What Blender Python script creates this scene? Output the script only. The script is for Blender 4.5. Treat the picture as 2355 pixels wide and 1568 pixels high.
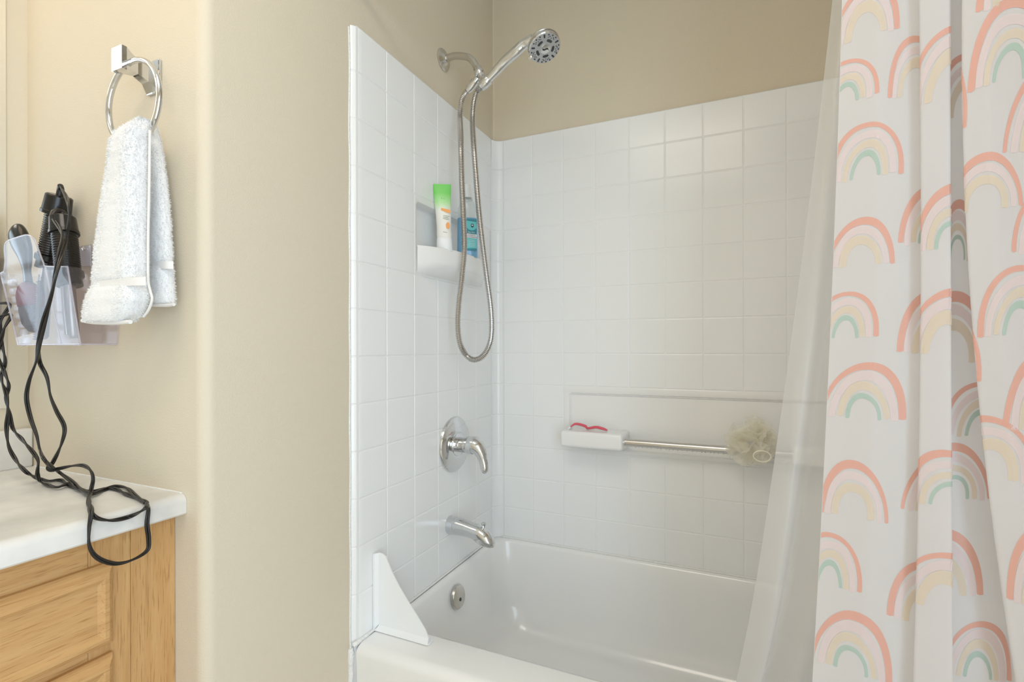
import bpy, bmesh, math, random
import numpy as np
from mathutils import Vector, Matrix, noise
random.seed(7)
R = math.radians
PI = math.pi
for o in list(bpy.data.objects):
    bpy.data.objects.remove(o)
SC = bpy.context.scene
COL = SC.collection

# ------------------------------------------------------------------ camera
FPX, PY, YAW, ROLL = 1152.495, 799.85, 0.423, -0.0021
CAM = Vector((0.8359, -0.957, 1.09))
_c, _s = math.cos(YAW), math.sin(YAW)
_cr, _sr = math.cos(ROLL), math.sin(ROLL)
_right, _fwd, _down = Vector((_c, _s, 0)), Vector((-_s, _c, 0)), Vector((0, 0, -1))
_r2 = _right * _cr - _down * _sr
_d2 = _right * _sr + _down * _cr
cd = bpy.data.cameras.new('camera')
cam = bpy.data.objects.new('camera', cd)
COL.objects.link(cam)
cam.matrix_world = Matrix(((_r2.x, -_d2.x, -_fwd.x, CAM.x), (_r2.y, -_d2.y, -_fwd.y, CAM.y),
                           (_r2.z, -_d2.z, -_fwd.z, CAM.z), (0, 0, 0, 1)))
cd.sensor_width = 36.0
cd.lens = FPX / 2355.0 * 36.0
cd.shift_y = (PY - 784.0) / 2355.0
cd.clip_start = 0.02
SC.camera = cam

# ------------------------------------------------------------------ world, lights, exposure
wd = bpy.data.worlds.new('world')
SC.world = wd
wd.use_nodes = True
wd.node_tree.nodes['Background'].inputs[0].default_value = (0.78, 0.88, 1.0, 1)
wd.node_tree.nodes['Background'].inputs[1].default_value = 1.0


def area(name, loc, rot, sx, sy, power, color):
    l = bpy.data.lights.new(name, 'AREA')
    l.shape = 'RECTANGLE'
    l.size, l.size_y = sx, sy
    l.energy = power
    l.color = color
    o = bpy.data.objects.new(name, l)
    COL.objects.link(o)
    o.location = loc
    o.rotation_euler = rot
    return o


# daylight entering by the tall window in the right-hand wall beside the camera
area('window_daylight', (1.60, -1.58, 1.10), (R(90), 0, R(90)), 1.50, 1.90, 25.5, (0.69, 0.85, 1.0))
VANITY_W, CEIL_W = 2.2, 7.8
SC.cycles.transparent_max_bounces = 20
SC.cycles.max_bounces = 8
SC.cycles.diffuse_bounces = 5
SC.cycles.glossy_bounces = 4
SC.cycles.use_adaptive_sampling = True
SC.cycles.adaptive_threshold = 0.1
SC.cycles.caustics_refractive = False
SC.cycles.transmission_bounces = 4
SC.view_settings.view_transform = 'Standard'
SC.view_settings.look = 'None'
SC.view_settings.gamma = 1.0
SC.view_settings.use_curve_mapping = False
SC.view_settings.exposure = 0.2


# ------------------------------------------------------------------ helpers
def ray(px, py):
    u, w = (px - 1177.5) / FPX, (py - PY) / FPX
    u, w = u * _cr + w * _sr, -u * _sr + w * _cr
    return Vector((u * _c - _s, u * _s + _c, -w))


def at(px, py, ax, v):
    """point of the plane ax = v that shows at the given place of the photograph"""
    d = ray(px, py)
    i = 'XYZ'.index(ax)
    return CAM + d * ((v - CAM[i]) / d[i])


def project(p):
    r = p - CAM
    x, z = r.x * _c + r.y * _s, -r.x * _s + r.y * _c
    u, w = x / z, -r.z / z
    return 1177.5 + FPX * (u * _cr - w * _sr), PY + FPX * (u * _sr + w * _cr)


def lin(r, g, b):
    f = lambda v: ((v / 255 + 0.055) / 1.055) ** 2.4 if v > 10 else v / 255 / 12.92
    return (f(r), f(g), f(b), 1.0)


def link(o, parent=None):
    COL.objects.link(o)
    if parent is not None:
        o.parent = parent
    return o


def tag(o, label=None, cat=None, group=None, kind=None):
    if label:
        o['label'] = label
    if cat:
        o['category'] = cat
    if group:
        o['group'] = group
    if kind:
        o['kind'] = kind
    return o


def thing(name, label, cat, group=None):
    o = bpy.data.objects.new(name, None)
    o.empty_display_size = 0.05
    link(o)
    return tag(o, label, cat, group)


def mesh(name, verts, faces, mat, parent=None, smooth=False, mats=None, fmat=None):
    me = bpy.data.meshes.new(name)
    me.from_pydata([tuple(v) for v in verts], [], faces)
    if mats:
        for m in mats:
            me.materials.append(m)
    else:
        me.materials.append(mat)
    if fmat is not None:
        me.polygons.foreach_set('material_index', fmat)
    if smooth:
        me.polygons.foreach_set('use_smooth', [True] * len(me.polygons))
    me.update()
    return link(bpy.data.objects.new(name, me), parent)


def from_bm(name, bm, mat, parent=None, smooth=False, angle=None):
    bmesh.ops.recalc_face_normals(bm, faces=bm.faces)
    me = bpy.data.meshes.new(name)
    bm.to_mesh(me)
    bm.free()
    me.materials.append(mat)
    if smooth or angle:
        me.polygons.foreach_set('use_smooth', [True] * len(me.polygons))
    if angle:
        me.set_sharp_from_angle(angle=R(angle))
    me.update()
    return link(bpy.data.objects.new(name, me), parent)


def bm_box(bm, x0, x1, y0, y1, z0, z1, bevel=0.0, seg=2):
    r = bmesh.ops.create_cube(bm, size=1.0)
    vs = r['verts']
    for v in vs:
        v.co = Vector((x0 + (v.co.x + .5) * (x1 - x0), y0 + (v.co.y + .5) * (y1 - y0), z0 + (v.co.z + .5) * (z1 - z0)))
    if bevel > 0:
        es = list({e for v in vs for e in v.link_edges})
        bmesh.ops.bevel(bm, geom=es, offset=bevel, segments=seg, affect='EDGES', profile=0.5)


def box(name, x0, x1, y0, y1, z0, z1, mat, parent=None, bevel=0.0, seg=2):
    bm = bmesh.new()
    bm_box(bm, x0, x1, y0, y1, z0, z1, bevel, seg)
    return from_bm(name, bm, mat, parent, angle=40 if bevel else None)


def frame_from(axis):
    z = Vector(axis).normalized()
    a = Vector((0, 0, 1)) if abs(z.z) < 0.9 else Vector((1, 0, 0))
    x = a.cross(z).normalized()
    return x, z.cross(x), z


def lathe(name, prof, origin, axis, mat, parent=None, n=32, angle=35, sx=1.0, sy=1.0, xdir=None):
    """prof: (radius, height along axis)"""
    x, y, z = frame_from(axis)
    if xdir is not None:
        x = (Vector(xdir) - z * Vector(xdir).dot(z)).normalized()
        y = z.cross(x)
    o = Vector(origin)
    V, Fc = [], []
    k = len(prof)
    for i in range(n):
        a = 2 * PI * i / n
        d = x * (math.cos(a) * sx) + y * (math.sin(a) * sy)
        for r, h in prof:
            V.append(o + d * r + z * h)
    for i in range(n):
        j = (i + 1) % n
        for q in range(k - 1):
            Fc.append((i * k + q, j * k + q, j * k + q + 1, i * k + q + 1))
    if prof[0][0] > 1e-6:
        Fc.append(tuple(i * k for i in range(n))[::-1])
    if prof[-1][0] > 1e-6:
        Fc.append(tuple(i * k + k - 1 for i in range(n)))
    ob = mesh(name, V, Fc, mat, parent, True)
    bm = bmesh.new()
    bm.from_mesh(ob.data)
    bmesh.ops.remove_doubles(bm, verts=bm.verts, dist=1e-6)
    bmesh.ops.recalc_face_normals(bm, faces=bm.faces)
    bm.to_mesh(ob.data)
    bm.free()
    if angle:
        ob.data.set_sharp_from_angle(angle=R(angle))
    return ob


def spline(pts, step=0.004):
    """Catmull-Rom through pts (lists of equal length vectors), resampled evenly"""
    P = np.array([list(p) for p in pts], float)
    P = np.vstack([2 * P[0] - P[1], P, 2 * P[-1] - P[-2]])
    out = []
    for i in range(1, len(P) - 2):
        p0, p1, p2, p3 = P[i - 1], P[i], P[i + 1], P[i + 2]
        for t in np.linspace(0, 1, 16, endpoint=False):
            out.append(0.5 * (2 * p1 + (p2 - p0) * t + (2 * p0 - 5 * p1 + 4 * p2 - p3) * t * t + (3 * p1 - p0 - 3 * p2 + p3) * t ** 3))
    out.append(P[-2])
    out = np.array(out)
    d = np.r_[0, np.cumsum(np.linalg.norm(np.diff(out[:, :3], axis=0), axis=1))]
    n = max(2, int(d[-1] / step) + 1)
    s = np.linspace(0, d[-1], n)
    return np.stack([np.interp(s, d, out[:, k]) for k in range(out.shape[1])], 1)


def frames(P):
    T = np.gradient(P, axis=0)
    T /= np.linalg.norm(T, axis=1)[:, None]
    N = np.zeros_like(T)
    a = np.array([0, 0, 1.0]) if abs(T[0][2]) < .9 else np.array([1.0, 0, 0])
    n = a - T[0] * a.dot(T[0])
    for i in range(len(T)):
        n = n - T[i] * n.dot(T[i])
        n /= np.linalg.norm(n)
        N[i] = n
    return T, N, np.cross(T, N)


def tube_data(P, rad, n=10, cap=True, squash=None):
    T, N, B = frames(P)
    rad = np.broadcast_to(np.asarray(rad, float), (len(P),))
    V, Fc = [], []
    for i in range(len(P)):
        for k in range(n):
            a = 2 * PI * k / n
            ca, sa = math.cos(a), math.sin(a)
            if squash is not None:
                ca, sa = ca * squash[i][0], sa * squash[i][1]
            V.append(P[i] + rad[i] * (ca * N[i] + sa * B[i]))
    for i in range(len(P) - 1):
        for k in range(n):
            k2 = (k + 1) % n
            Fc.append((i * n + k, i * n + k2, (i + 1) * n + k2, (i + 1) * n + k))
    if cap:
        Fc.append(tuple(range(n))[::-1])
        Fc.append(tuple((len(P) - 1) * n + k for k in range(n)))
    return V, Fc


def tube(name, pts, rad, mat, parent=None, n=12, step=0.004, smooth=True):
    if np.ndim(rad):
        Q = spline([list(p) + [r] for p, r in zip(pts, rad)], step)
        P, rr = Q[:, :3], Q[:, 3]
    else:
        P, rr = spline(pts, step), rad
    V, Fc = tube_data(P, rr, n)
    ob = mesh(name, V, Fc, mat, parent, smooth)
    if smooth:
        ob.data.set_sharp_from_angle(angle=R(50))
    return ob


def text(name, s, size, origin, xdir, ydir, mat, parent, off=0.0):
    """lettering as a thin flat mesh"""
    cu = bpy.data.curves.new('txt', 'FONT')
    cu.body = s
    cu.size = size
    cu.align_x = 'CENTER'
    cu.align_y = 'CENTER'
    cu.resolution_u = 2
    ob = bpy.data.objects.new('txt', cu)
    COL.objects.link(ob)
    bpy.context.view_layer.update()
    me = bpy.data.meshes.new_from_object(ob)
    bpy.data.objects.remove(ob)
    X, Y = Vector(xdir).normalized(), Vector(ydir).normalized()
    Z = X.cross(Y)
    o = Vector(origin)
    for v in me.vertices:
        v.co = o + X * v.co.x + Y * v.co.y + Z * off
    me.materials.clear()
    me.materials.append(mat)
    return link(bpy.data.objects.new(name, me), parent)


# ------------------------------------------------------------------ materials
def mat(name, color, rough=0.5, metal=0.0, spec=0.5, coat=0.0, sss=0.0):
    m = bpy.data.materials.new(name)
    m.use_nodes = True
    b = m.node_tree.nodes['Principled BSDF']
    b.inputs['Base Color'].default_value = color
    b.inputs['Roughness'].default_value = rough
    b.inputs['Metallic'].default_value = metal
    b.inputs['Specular IOR Level'].default_value = spec
    b.inputs['Coat Weight'].default_value = coat
    return m


def nodes(m):
    nt = m.node_tree
    return nt, nt.nodes['Principled BSDF'], lambda t: nt.nodes.new(t), nt.links.new


def coords(nt, scale=(1, 1, 1), obj=True):
    tc = nt.nodes.new('ShaderNodeTexCoord')
    mp = nt.nodes.new('ShaderNodeMapping')
    mp.inputs['Scale'].default_value = scale
    nt.links.new(tc.outputs['Object' if obj else 'UV'], mp.inputs['Vector'])
    return mp.outputs['Vector']


def add_bump(m, scale, strength, dist=0.002, detail=3, stretch=(1, 1, 1)):
    nt, b, N, L = nodes(m)
    n = N('ShaderNodeTexNoise')
    n.inputs['Scale'].default_value = scale
    n.inputs['Detail'].default_value = detail
    L(coords(nt, stretch), n.inputs['Vector'])
    bp = N('ShaderNodeBump')
    bp.inputs['Strength'].default_value = strength
    bp.inputs['Distance'].default_value = dist
    L(n.outputs['Fac'], bp.inputs['Height'])
    L(bp.outputs['Normal'], b.inputs['Normal'])
    return m


def vary(m, scale, c0, c1, stretch=(1, 1, 1), lo=0.35, hi=0.65, detail=4):
    nt, b, N, L = nodes(m)
    n = N('ShaderNodeTexNoise')
    n.inputs['Scale'].default_value = scale
    n.inputs['Detail'].default_value = detail
    L(coords(nt, stretch), n.inputs['Vector'])
    r = N('ShaderNodeValToRGB')
    r.color_ramp.elements[0].position, r.color_ramp.elements[0].color = lo, c0
    r.color_ramp.elements[1].position, r.color_ramp.elements[1].color = hi, c1
    L(n.outputs['Fac'], r.inputs['Fac'])
    L(r.outputs['Color'], b.inputs['Base Color'])
    return m


M = {}
M['paint'] = add_bump(mat('beige_wall_paint', lin(219, 208, 187), 0.55, spec=0.35), 330, 0.34, 0.0016, 2)
M['ceil'] = add_bump(mat('white_ceiling_paint', lin(244, 243, 240), 0.8), 120, 0.3, 0.002)
M['acrylic_white'] = mat('glossy_white_tub_acrylic', lin(241, 241, 240), 0.16, coat=0.3)
M['tile'] = mat('glossy_white_tile', lin(243, 244, 244), 0.2)
M['grout'] = mat('white_tile_joint', lin(243, 243, 242), 0.35)
M['caulk'] = add_bump(mat('white_caulk', lin(238, 238, 236), 0.5), 180, 0.8, 0.004)
M['chrome'] = mat('polished_chrome', (0.70, 0.71, 0.72, 1), 0.07, 1.0)
M['satin'] = mat('satin_nickel', (0.62, 0.60, 0.56, 1), 0.24, 1.0)
M['steel'] = add_bump(mat('brushed_steel', (0.62, 0.60, 0.58, 1), 0.24, 1.0), 40, 0.06, 0.001, 2, (1, 30, 30))
M['white_plastic'] = mat('white_plastic', lin(238, 240, 241), 0.3)
M['black_plastic'] = mat('black_plastic', lin(24, 22, 21), 0.22)
M['black_rubber'] = mat('black_cord_rubber', lin(30, 27, 25), 0.38)
M['dark_gap'] = mat('dark_gap', lin(40, 34, 28), 0.8)
M['nozzle'] = mat('dark_grey_nozzle', lin(62, 64, 66), 0.45)
M['face_grey'] = mat('grey_spray_face', lin(186, 188, 190), 0.3, 0.35)


def oak(name, axis):
    m = mat(name, lin(200, 160, 110), 0.42, spec=0.35)
    nt, b, N, L = nodes(m)
    st = {'Z': (1, 1, 0.055), 'Y': (1, 0.055, 1)}[axis]
    v = coords(nt, st)
    n1 = N('ShaderNodeTexNoise')
    n1.inputs['Scale'].default_value = 75
    n1.inputs['Detail'].default_value = 6
    n1.inputs['Roughness'].default_value = 0.62
    n1.inputs['Distortion'].default_value = 0.35
    L(v, n1.inputs['Vector'])
    r = N('ShaderNodeValToRGB')
    e = r.color_ramp.elements
    e[0].position, e[0].color = 0.25, lin(186, 142, 92)
    e[1].position, e[1].color = 0.75, lin(210, 171, 119)
    k = e.new(0.48)
    k.color = lin(200, 157, 104)
    L(n1.outputs['Fac'], r.inputs['Fac'])
    # pores: short dark dashes along the grain
    st2 = {'Z': (1, 1, 0.05), 'Y': (1, 0.05, 1)}[axis]
    n2 = N('ShaderNodeTexNoise')
    n2.inputs['Scale'].default_value = 480
    n2.inputs['Detail'].default_value = 2
    L(coords(nt, st2), n2.inputs['Vector'])
    r2 = N('ShaderNodeValToRGB')
    r2.color_ramp.elements[0].position = 0.30
    r2.color_ramp.elements[0].color = (0.66, 0.58, 0.50, 1)
    r2.color_ramp.elements[1].position = 0.44
    r2.color_ramp.elements[1].color = (1, 1, 1, 1)
    L(n2.outputs['Fac'], r2.inputs['Fac'])
    mx = N('ShaderNodeMixRGB')
    mx.blend_type = 'MULTIPLY'
    mx.inputs['Fac'].default_value = 0.8
    L(r.outputs['Color'], mx.inputs['Color1'])
    L(r2.outputs['Color'], mx.inputs['Color2'])
    L(mx.outputs['Color'], b.inputs['Base Color'])
    bp = N('ShaderNodeBump')
    bp.inputs['Strength'].default_value = 0.25
    bp.inputs['Distance'].default_value = 0.001
    L(n2.outputs['Fac'], bp.inputs['Height'])
    L(bp.outputs['Normal'], b.inputs['Normal'])
    return m


M['oak_v'], M['oak_h'] = oak('oak_upright_grain', 'Z'), oak('oak_lengthwise_grain', 'Y')
M['counter'] = vary(mat('pale_marble_laminate', lin(222, 220, 214), 0.38), 9, lin(205, 203, 198), lin(231, 229, 224), (1, 1, 1), 0.3, 0.62, 7)
M['terry'] = add_bump(mat('white_terry', lin(238, 238, 238), 0.95, spec=0.1), 420, 0.35, 0.002, 2)
M['mirror'] = mat('mirror_glass', (0.9, 0.91, 0.9, 1), 0.02, 1.0)
M['floor'] = vary(mat('beige_vinyl', lin(220, 212, 200), 0.45), 6, lin(212, 204, 190), lin(226, 219, 207))
M['lamp_glass'] = mat('lit_globe', (1, 1, 1, 1), 0.4)
nt, b, N, L = nodes(M['lamp_glass'])
b.inputs['Emission Color'].default_value = (1.0, 0.80, 0.55, 1)
b.inputs['Emission Strength'].default_value = 6.0


def see_through(name, tint, amount, rough, body=None, body_w=0.0, translucent=0.0, bump=None):
    """thin clear or frosted plastic: part of the light passes straight on"""
    m = bpy.data.materials.new(name)
    m.use_nodes = True
    nt = m.node_tree
    nt.nodes.clear()
    out = nt.nodes.new('ShaderNodeOutputMaterial')
    tr = nt.nodes.new('ShaderNodeBsdfTransparent')
    tr.inputs['Color'].default_value = tint
    gl = nt.nodes.new('ShaderNodeBsdfGlossy')
    gl.inputs['Roughness'].default_value = rough
    gl.inputs['Color'].default_value = (1, 1, 1, 1)
    cur = tr.outputs[0]
    if body is not None:
        df = nt.nodes.new('ShaderNodeBsdfDiffuse')
        df.inputs['Color'].default_value = body
        tl = nt.nodes.new('ShaderNodeBsdfTranslucent')
        tl.inputs['Color'].default_value = body
        mb = nt.nodes.new('ShaderNodeMixShader')
        mb.inputs[0].default_value = translucent
        nt.links.new(df.outputs[0], mb.inputs[1])
        nt.links.new(tl.outputs[0], mb.inputs[2])
        m1 = nt.nodes.new('ShaderNodeMixShader')
        m1.inputs[0].default_value = body_w
        nt.links.new(cur, m1.inputs[1])
        nt.links.new(mb.outputs[0], m1.inputs[2])
        cur = m1.outputs[0]
    lw = nt.nodes.new('ShaderNodeLayerWeight')
    lw.inputs['Blend'].default_value = 0.5
    pw = nt.nodes.new('ShaderNodeMath')
    pw.operation = 'POWER'
    pw.inputs[1].default_value = 3.0
    nt.links.new(lw.outputs['Facing'], pw.inputs[0])
    ma = nt.nodes.new('ShaderNodeMath')
    ma.operation = 'MULTIPLY_ADD'
    ma.inputs[1].default_value = amount
    ma.inputs[2].default_value = 0.02
    nt.links.new(pw.outputs[0], ma.inputs[0])
    m2 = nt.nodes.new('ShaderNodeMixShader')
    nt.links.new(ma.outputs[0], m2.inputs[0])
    nt.links.new(cur, m2.inputs[1])
    nt.links.new(gl.outputs[0], m2.inputs[2])
    nt.links.new(m2.outputs[0], out.inputs[0])
    if bump:
        n = nt.nodes.new('ShaderNodeTexNoise')
        n.inputs['Scale'].default_value = bump[0]
        n.inputs['Detail'].default_value = 4
        nt.links.new(coords(nt, bump[3] if len(bump) > 3 else (1, 1, 1)), n.inputs['Vector'])
        bp = nt.nodes.new('ShaderNodeBump')
        bp.inputs['Strength'].default_value = bump[1]
        bp.inputs['Distance'].default_value = bump[2]
        nt.links.new(n.outputs['Fac'], bp.inputs['Height'])
        nt.links.new(bp.outputs['Normal'], gl.inputs['Normal'])
        if body is not None:
            nt.links.new(bp.outputs['Normal'], df.inputs['Normal'])
    return m


M['clear'] = see_through('clear_plastic', (0.96, 0.95, 0.96, 1), 0.16, 0.06, lin(215, 210, 212), 0.035, 0.3)
M['clear_rim'] = see_through('clear_plastic_edge', (0.93, 0.92, 0.95, 1), 0.5, 0.08, lin(235, 232, 240), 0.42, 0.3)
M['liner'] = see_through('frosted_vinyl_liner', (0.93, 0.92, 0.91, 1), 0.30, 0.22, lin(252, 252, 252), 0.55, 0.6, (26, 0.35, 0.006, (1, 1, 0.35)))
M['bottle_clear'] = see_through('clear_bottle_plastic', (0.95, 0.97, 0.97, 1), 0.3, 0.08, lin(235, 240, 240), 0.22, 0.4)
M['loofah'] = see_through('cream_mesh_netting', (1.0, 0.99, 0.95, 1), 0.05, 0.6, lin(255, 253, 246), 0.45, 0.5)


def cloth_mat(name, color, tl=0.35):
    m = bpy.data.materials.new(name)
    m.use_nodes = True
    nt = m.node_tree
    nt.nodes.clear()
    out = nt.nodes.new('ShaderNodeOutputMaterial')
    p = nt.nodes.new('ShaderNodeBsdfPrincipled')
    p.inputs['Base Color'].default_value = color
    p.inputs['Roughness'].default_value = 0.6
    p.inputs['Specular IOR Level'].default_value = 0.25
    t = nt.nodes.new('ShaderNodeBsdfTranslucent')
    t.inputs['Color'].default_value = color
    mx = nt.nodes.new('ShaderNodeMixShader')
    mx.inputs[0].default_value = tl
    nt.links.new(p.outputs[0], mx.inputs[1])
    nt.links.new(t.outputs[0], mx.inputs[2])
    nt.links.new(mx.outputs[0], out.inputs[0])
    return m


M['curtain'] = cloth_mat('white_curtain_fabric', lin(246, 245, 247), 0.5)
M['coral'] = cloth_mat('coral_print', lin(236, 186, 172), 0.2)
M['pink'] = cloth_mat('pale_pink_print', lin(240, 227, 228), 0.3)
M['tan'] = cloth_mat('tan_print', lin(237, 225, 209), 0.3)
M['green'] = cloth_mat('sage_print', lin(190, 211, 202), 0.2)

# ------------------------------------------------------------------ the room
XD, YW3, XV = -0.012, -0.382, -0.605          # drywall beside the tub, vanity end wall, vanity back wall
YB, YD = 0.7453, 0.757                        # tile face and drywall of the back wall
XR, ZC, YR = 1.474, 2.44, -2.40
ZTOP, ZRIM = 1.868, 0.383


def struct(o):
    o['kind'] = 'structure'
    return o


struct(box('floor', -0.75, 1.62, YR - 0.1, 0.9, -0.05, 0.0, M['floor']))
struct(box('ceiling', -0.75, 1.62, YR - 0.1, 0.9, ZC, ZC + 0.05, M['ceil']))
# wall beside the tub with its rounded outside corner and the end wall of the vanity niche
pts = [(-0.75, YW3)]
rb = 0.022
for i in range(9):
    a = -PI / 2 + PI / 2 * i / 8
    pts.append((XD - rb + rb * math.cos(a), YW3 + rb + rb * math.sin(a)))
pts += [(XD, -0.019), (-0.75, -0.019)]
n = len(pts)
V = [(x, y, 0) for x, y in pts] + [(x, y, ZC) for x, y in pts]
Fc = [(i, (i + 1) % n, n + (i + 1) % n, n + i) for i in range(n)]
o = struct(mesh('wall_left', V, Fc, M['paint'], None, True))
o.data.set_sharp_from_angle(angle=R(30))
struct(box('wall_shower_left', -0.15, XD, -0.019, YD, 1.850, ZC, M['paint']))
struct(box('wall_back', -0.15, 1.62, YD, YD + 0.1, 1.850, ZC, M['paint']))
struct(box('wall_vanity', XV - 0.1, XV, YR, YW3, 0, ZC, M['paint']))
struct(box('wall_rear', -0.70, 1.60, YR - 0.1, YR, 0, ZC, M['paint']))
bm = bmesh.new()
wy0, wy1, wz0, wz1 = -2.33, -0.83, 0.15, 2.05
xa, xb = XR + 0.012, XR + 0.11
bm_box(bm, xa, xb, YR, wy0, 0, ZC)
bm_box(bm, xa, xb, wy1, YD, 0, ZC)
bm_box(bm, xa, xb, wy0, wy1, 0, wz0)
bm_box(bm, xa, xb, wy0, wy1, wz1, ZC)
struct(from_bm('wall_right', bm, M['paint']))
bm = bmesh.new()
for a in ((wy0, wy0 + .04, wz0, wz1), (wy1 - .04, wy1, wz0, wz1), (wy0, wy1, wz0, wz0 + .04), (wy0, wy1, wz1 - .04, wz1), (wy0, wy1, 1.20, 1.23)):
    bm_box(bm, xa + .03, xa + .07, a[0], a[1], a[2], a[3])
struct(from_bm('window_1', bm, M['white_plastic']))
# shallow curve where the two drywall planes meet above the surround
struct(mesh('trim_1', [(XD + 0.004, YD, 1.86), (XD, YD - 0.004, 1.86), (XD + 0.004, YD, ZC), (XD, YD - 0.004, ZC)], [(0, 1, 3, 2)], M['paint']))

# lamps the room has: a row of globes over the mirror and a ceiling dome behind the camera
vl = thing('vanity_light', 'chrome bar with three lit globes above the vanity mirror', 'wall lamp')
box('back_plate', XV, XV + 0.03, -1.30, -0.62, 1.98, 2.08, M['chrome'], vl, 0.006)
for y in (-0.72, -0.96, -1.20):
    sph = [(0.0, -0.055)] + [(0.055 * math.cos(a), 0.055 * math.sin(a)) for a in np.linspace(-1.4, 1.4, 11)] + [(0, 0.055)]
    lathe('globe', sph, (XV + 0.10, y, 2.03), (0, 0, 1), M['lamp_glass'], vl, 20, None)
    lathe('socket', [(0.02, 0), (0.02, 0.055)], (XV + 0.02, y, 2.03), (1, 0, 0), M['chrome'], vl, 16)
    l = bpy.data.lights.new('globe_light', 'POINT')
    l.energy = VANITY_W
    l.color = (1.0, 0.58, 0.24)
    l.shadow_soft_size = 0.058
    lo = link(bpy.data.objects.new('globe_light', l))
    lo.location = (XV + 0.10, y, 2.03)
cl = thing('ceiling_light', 'round white ceiling dome lamp behind the camera', 'ceiling lamp')
lathe('base', [(0.15, 0), (0.15, 0.03), (0.13, 0.035)], (0.55, -1.05, ZC - 0.035), (0, 0, 1), M['white_plastic'], cl, 32)
area('ceiling_fill', (0.55, -1.05, ZC - 0.06), (0, 0, 0), 0.7, 0.7, CEIL_W, (1.0, 0.89, 0.74))  # broad soft light, wider than the dome, added for overall fill

# ------------------------------------------------------------------ tiled tub surround
Y1 = [-0.021, 0.1026, 0.2249, 0.3472, 0.4695, 0.5918, 0.714]      # joints on the plumbing wall
X2 = [0.0349 + 0.117 * k for k in range(13)]                      # joints on the back wall
ZJ = [ZTOP] + [ZTOP - 0.1084 - 0.115 * k for k in range(13)]      # joints between the rows
ZJ[-1] = ZRIM - 0.006
GAP, DEP = 0.0026, 0.0012
sur = thing('tub_surround', 'white tile-patterned tub surround with corner shelf, soap ledge and rounded edges', 'tub surround')
pn = {}


def tile_mesh(w, h):
    """raised tile with softened edges, face in local XY, rising along +Z"""
    key = (round(w, 4), round(h, 4))
    if key in pn:
        return pn[key]
    V, Fc = [], []
    for ins, z in ((0, 0), (0.0006, DEP * 0.6), (0.0022, DEP)):
        V += [(ins, ins, z), (w - ins, ins, z), (w - ins, h - ins, z), (ins, h - ins, z)]
    for k in range(2):
        for i in range(4):
            j = (i + 1) % 4
            Fc.append((k * 4 + i, k * 4 + j, k * 4 + 4 + j, k * 4 + 4 + i))
    Fc.append((8, 9, 10, 11))
    me = bpy.data.meshes.new('tile')
    me.from_pydata(V, [], Fc)
    me.materials.append(M['tile'])
    pn[key] = me
    return me


def put_tile(mtx, w, h):
    o = link(bpy.data.objects.new('tile', tile_mesh(w, h)), sur)
    o.matrix_local = mtx
    return o


g = GAP / 2
NICHE = (2, 6, 3, 5)       # columns and rows the shelf panel takes on the plumbing wall
SOAP = (2, 10, 8, 10)      # columns and rows the ledge panel takes on the back wall
ML = Matrix(((0, 0, 1, 0), (1, 0, 0, 0), (0, 1, 0, 0), (0, 0, 0, 1)))         # local (x,y,z) -> (Y,Z,X)
MB = Matrix(((1, 0, 0, 0), (0, 0, -1, 0), (0, 1, 0, 0), (0, 0, 0, 1)))        # local (x,y,z) -> (X,Z,-Y)
for r in range(13):
    z1, z0 = ZJ[r] - (0.0015 if r == 0 else g), ZJ[r + 1] + g
    for c in range(1, 6):
        if NICHE[0] <= c < NICHE[1] and NICHE[2] <= r - 0 < NICHE[3]:
            continue
        put_tile(Matrix.Translation((-DEP, Y1[c] + g, z0)) @ ML, Y1[c + 1] - Y1[c] - GAP, z1 - z0)
    for c in range(12):
        if SOAP[0] <= c < SOAP[1] and SOAP[2] <= r < SOAP[3]:
            continue
        put_tile(Matrix.Translation((X2[c] + g, YB + DEP, z0)) @ MB, 0.117 - GAP, z1 - z0)


def strip_piece(name, prof, z0, z1, depth_dir, mt):
    """piece of tile following a plan profile, its ends softened"""
    k = len(prof)
    V, Fc = [], []
    for zz, ins in ((z0, 1.0), (z0 + 0.0008, 0.35), (z0 + 0.0022, 0.0), (z1 - 0.0022, 0.0), (z1 - 0.0008, 0.35), (z1, 1.0)):
        for (x, y), (dx, dy) in zip(prof, depth_dir):
            V.append((x + dx * DEP * ins, y + dy * DEP * ins, zz))
    for a in range(5):
        for i in range(k - 1):
            Fc.append((a * k + i, a * k + i + 1, (a + 1) * k + i + 1, (a + 1) * k + i))
    ob = mesh(name, V, Fc, mt, sur, True)
    ob.data.set_sharp_from_angle(angle=R(12))
    return ob


bull, bdir = [(0 - 0.0006, Y1[1] - g), (0, Y1[1] - g - 0.0022), (0, 0.012)], [(-1, 0)] * 3
for i in range(1, 10):
    a = PI / 2 * i / 9
    bull.append((-0.024 + 0.024 * math.cos(a), 0.006 - 0.028 * math.sin(a)))
    bdir.append((-math.cos(a), math.sin(a)))
cove, cdir, covR = [], [], []
for i in range(11):
    a = PI / 2 * i / 10
    ex, ey = 0.0349 - g, YB - 0.714 - g
    cove.append((ex * (1 - math.cos(a)), 0.714 + g + ey * math.sin(a)))
    cdir.append((-math.cos(a), math.sin(a)))
for r in range(13):
    z1, z0 = ZJ[r] - (0.0 if r == 0 else g), ZJ[r + 1] + g
    strip_piece('edge_tile', bull, z0, z1, bdir, M['tile'])
    strip_piece('cove_tile', cove, z0, z1, cdir, M['tile'])
    strip_piece('cove_tile', [(XR - x, y) for x, y in cove], z0, z1, [(-a_, b_) for a_, b_ in cdir], M['tile'])
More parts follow.
